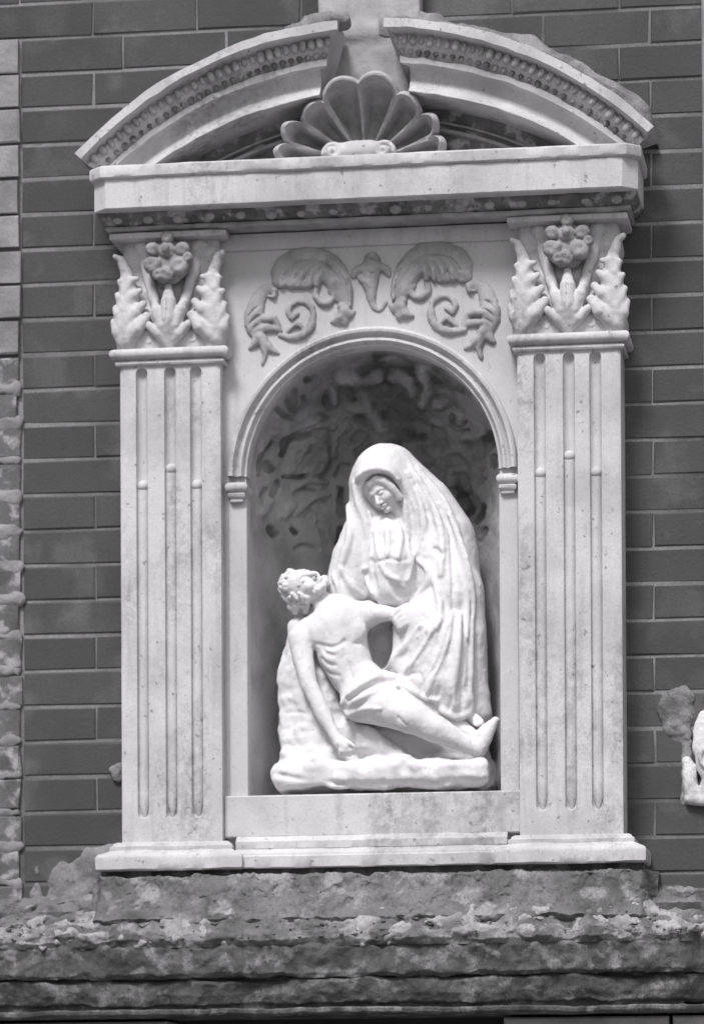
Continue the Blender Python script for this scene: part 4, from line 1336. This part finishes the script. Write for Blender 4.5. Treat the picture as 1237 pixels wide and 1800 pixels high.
mb.box(-1.6, 1.6, -.15, .02, -.306, -.08)
mb.box(-1.6, .655, -.207, -.14, -.304, -.17)
link('ledge_core', mb.mesh('ledge_core', False), M_LEDGE2, ledge)

# moss cushions and crumbled bits along the slope: nobody could count them
mo = MB()
cV, cF = small_sphere(7, 5)
for i in range(600):
    x = random.uniform(-1.0, .95)
    t = random.random()**.7
    d = .155+.098*t
    z = float(np.interp(d, [.15, .19, .225, .254], [-.078, -.098, -.120, -.150]))+random.uniform(-.004, .006)
    dens = .5+.5*float(vnoise(np.array([x*9.]), np.array([d*20.]), np.array([0.]), 31)[0])
    if random.random() > dens+.12: continue
    if x > .66: d -= .05
    r = random.uniform(.0015, .0042)*(1.6 if random.random() < .1 else 1)
    sx, sy, sz = r*random.uniform(.8, 1.7), r*random.uniform(.7, 1.2), r*random.uniform(.5, .9)
    a = random.uniform(0, 6.3)
    mo.add([(x+(px*math.cos(a)-py*math.sin(a))*sx*(1+.3*random.uniform(-1, 1)), -d+(px*math.sin(a)+py*math.cos(a))*sy, z+pz*sz) for px, py, pz in cV], cF)
moss = link('moss', mo.mesh('moss', True, 0), M_MOSS)
tag(moss, 'crumbly moss and lichen scattered over the sloping ledge top', 'moss', kind='stuff')

# rough cement smears where the ledge meets the wall left of the shrine
f = Field((-.80, -.05, -.16), (-.55, .02, .075), .003)
f.chain([(-.565, .002, .05, .030), (-.61, .002, .040, .034), (-.65, .002, .015, .030), (-.69, .002, -.02, .020)], .02, ys=.28)
f.chain([(-.66, .002, .05, .010), (-.695, .002, -.01, .016), (-.71, .002, -.09, .022)], .01, ys=.3)
f.chain([(-.60, .002, .03, .030), (-.64, .002, -.03, .030), (-.70, .002, -.09, .022)], .012, ys=.25)
f.chain([(-.735, .0, .03, .006), (-.735, .0, -.10, .008)], .01, ys=.5)
f.rough(.0095, 30, 5, 14)
sm = link('cement_smear', f.mesh('cement_smear'), M_CEMENT)
tag(sm, 'rough grey cement smeared over the bricks left of the shrine base', 'cement')
f = Field((-.585, -.03, .19), (-.52, .02, .26), .003)
f.ell((-.552, -.002, .225), (.022, .010, .020), .0)
f.ell((-.540, -.002, .238), (.012, .010, .012), .01)
f.rough(.006, 50, 3, 15)
tag(link('mortar_dab', f.mesh('mortar_dab'), M_CEMENT), 'small pale dab of mortar on the bricks beside the left pilaster foot', 'mortar dab')
# plaster patches by the right edge
f = Field((.56, -.04, .13), (.70, .02, .40), .003)
for x, z, rx, rz in ((.618, .335, .026, .040), (.630, .300, .030, .040), (.646, .325, .024, .035), (.640, .345, .02, .03), (.648, .23, .012, .05), (.650, .165, .014, .03)):
    f.ell((x, .002, z), (rx, .0055, rz), .012)
f.rough(.0055, 30, 5, 16)
tag(link('plaster_patch', f.mesh('plaster_patch'), M_CEMENT), 'blotchy grey plaster patch on the bricks right of the shrine', 'plaster patch')
f = Field((.635, -.075, .12), (.80, .02, .36), .003)
f.chain([(.690, -.012, .315, .016), (.683, -.014, .285, .018), (.694, -.016, .255, .030), (.705, -.016, .225, .034), (.712, -.014, .19, .030), (.700, -.012, .165, .022)], .012, ys=.35)
f.chain([(.652, -.006, .225, .010), (.658, -.008, .19, .014), (.662, -.008, .150, .014)], .01)
f.chain([(.655, -.010, .142, .008), (.70, -.012, .138, .010)], .008)
f.cap((.680, -.05, .150), (.72, -.05, .162), .012, .014, .004, sub=True)
f.chain([(.668, -.03, .275, .004), (.664, -.03, .24, .005), (.676, -.032, .205, .004), (.680, -.03, .17, .005)], .003, sub=True)
f.chain([(.703+(.030-.0011*i)*math.cos(.5*i), -.027, .226+(.030-.0011*i)*math.sin(.5*i), .0055) for i in range(24)], .003)
f.rough(.0035, 28, 3, 17)
tag(link('plaster_scroll', f.mesh('plaster_scroll'), M_WHITE), 'broken white plaster scroll at the right edge beside the brick wall', 'plaster ornament')

# ------------------------------------------------------------------ wall below the ledge: pale blocks and a dark doorway
low = empty('lower_wall', (0, -.05, -2.24), 'pale stone blocks flanking a dark doorway under the ledge', 'wall')
for (x0, x1) in ((-.772, -.425), (-1.13, -.782), (.281, .62), (.628, 1.0)):
    for r, (z0, z1) in enumerate(((-.60, -.312), (-.90, -.606), (-1.2, -.906), (-1.5, -1.206), (-1.8, -1.506), (-2.24, -1.806))):
        mb = MB(); mb.box(x0, x1, -.150+random.uniform(0, .003), .0, z0, z1, .004)
        link('stone_block', mb.mesh('stone_block', False), M_BLOCK, low)
mb = MB(); mb.box(-.425, .281, -.03, -.02, -2.24, -.306)  # near-black sheet standing in for the shade under the door head
link('door_panel', mb.mesh('door_panel', False), M_DARK, low)
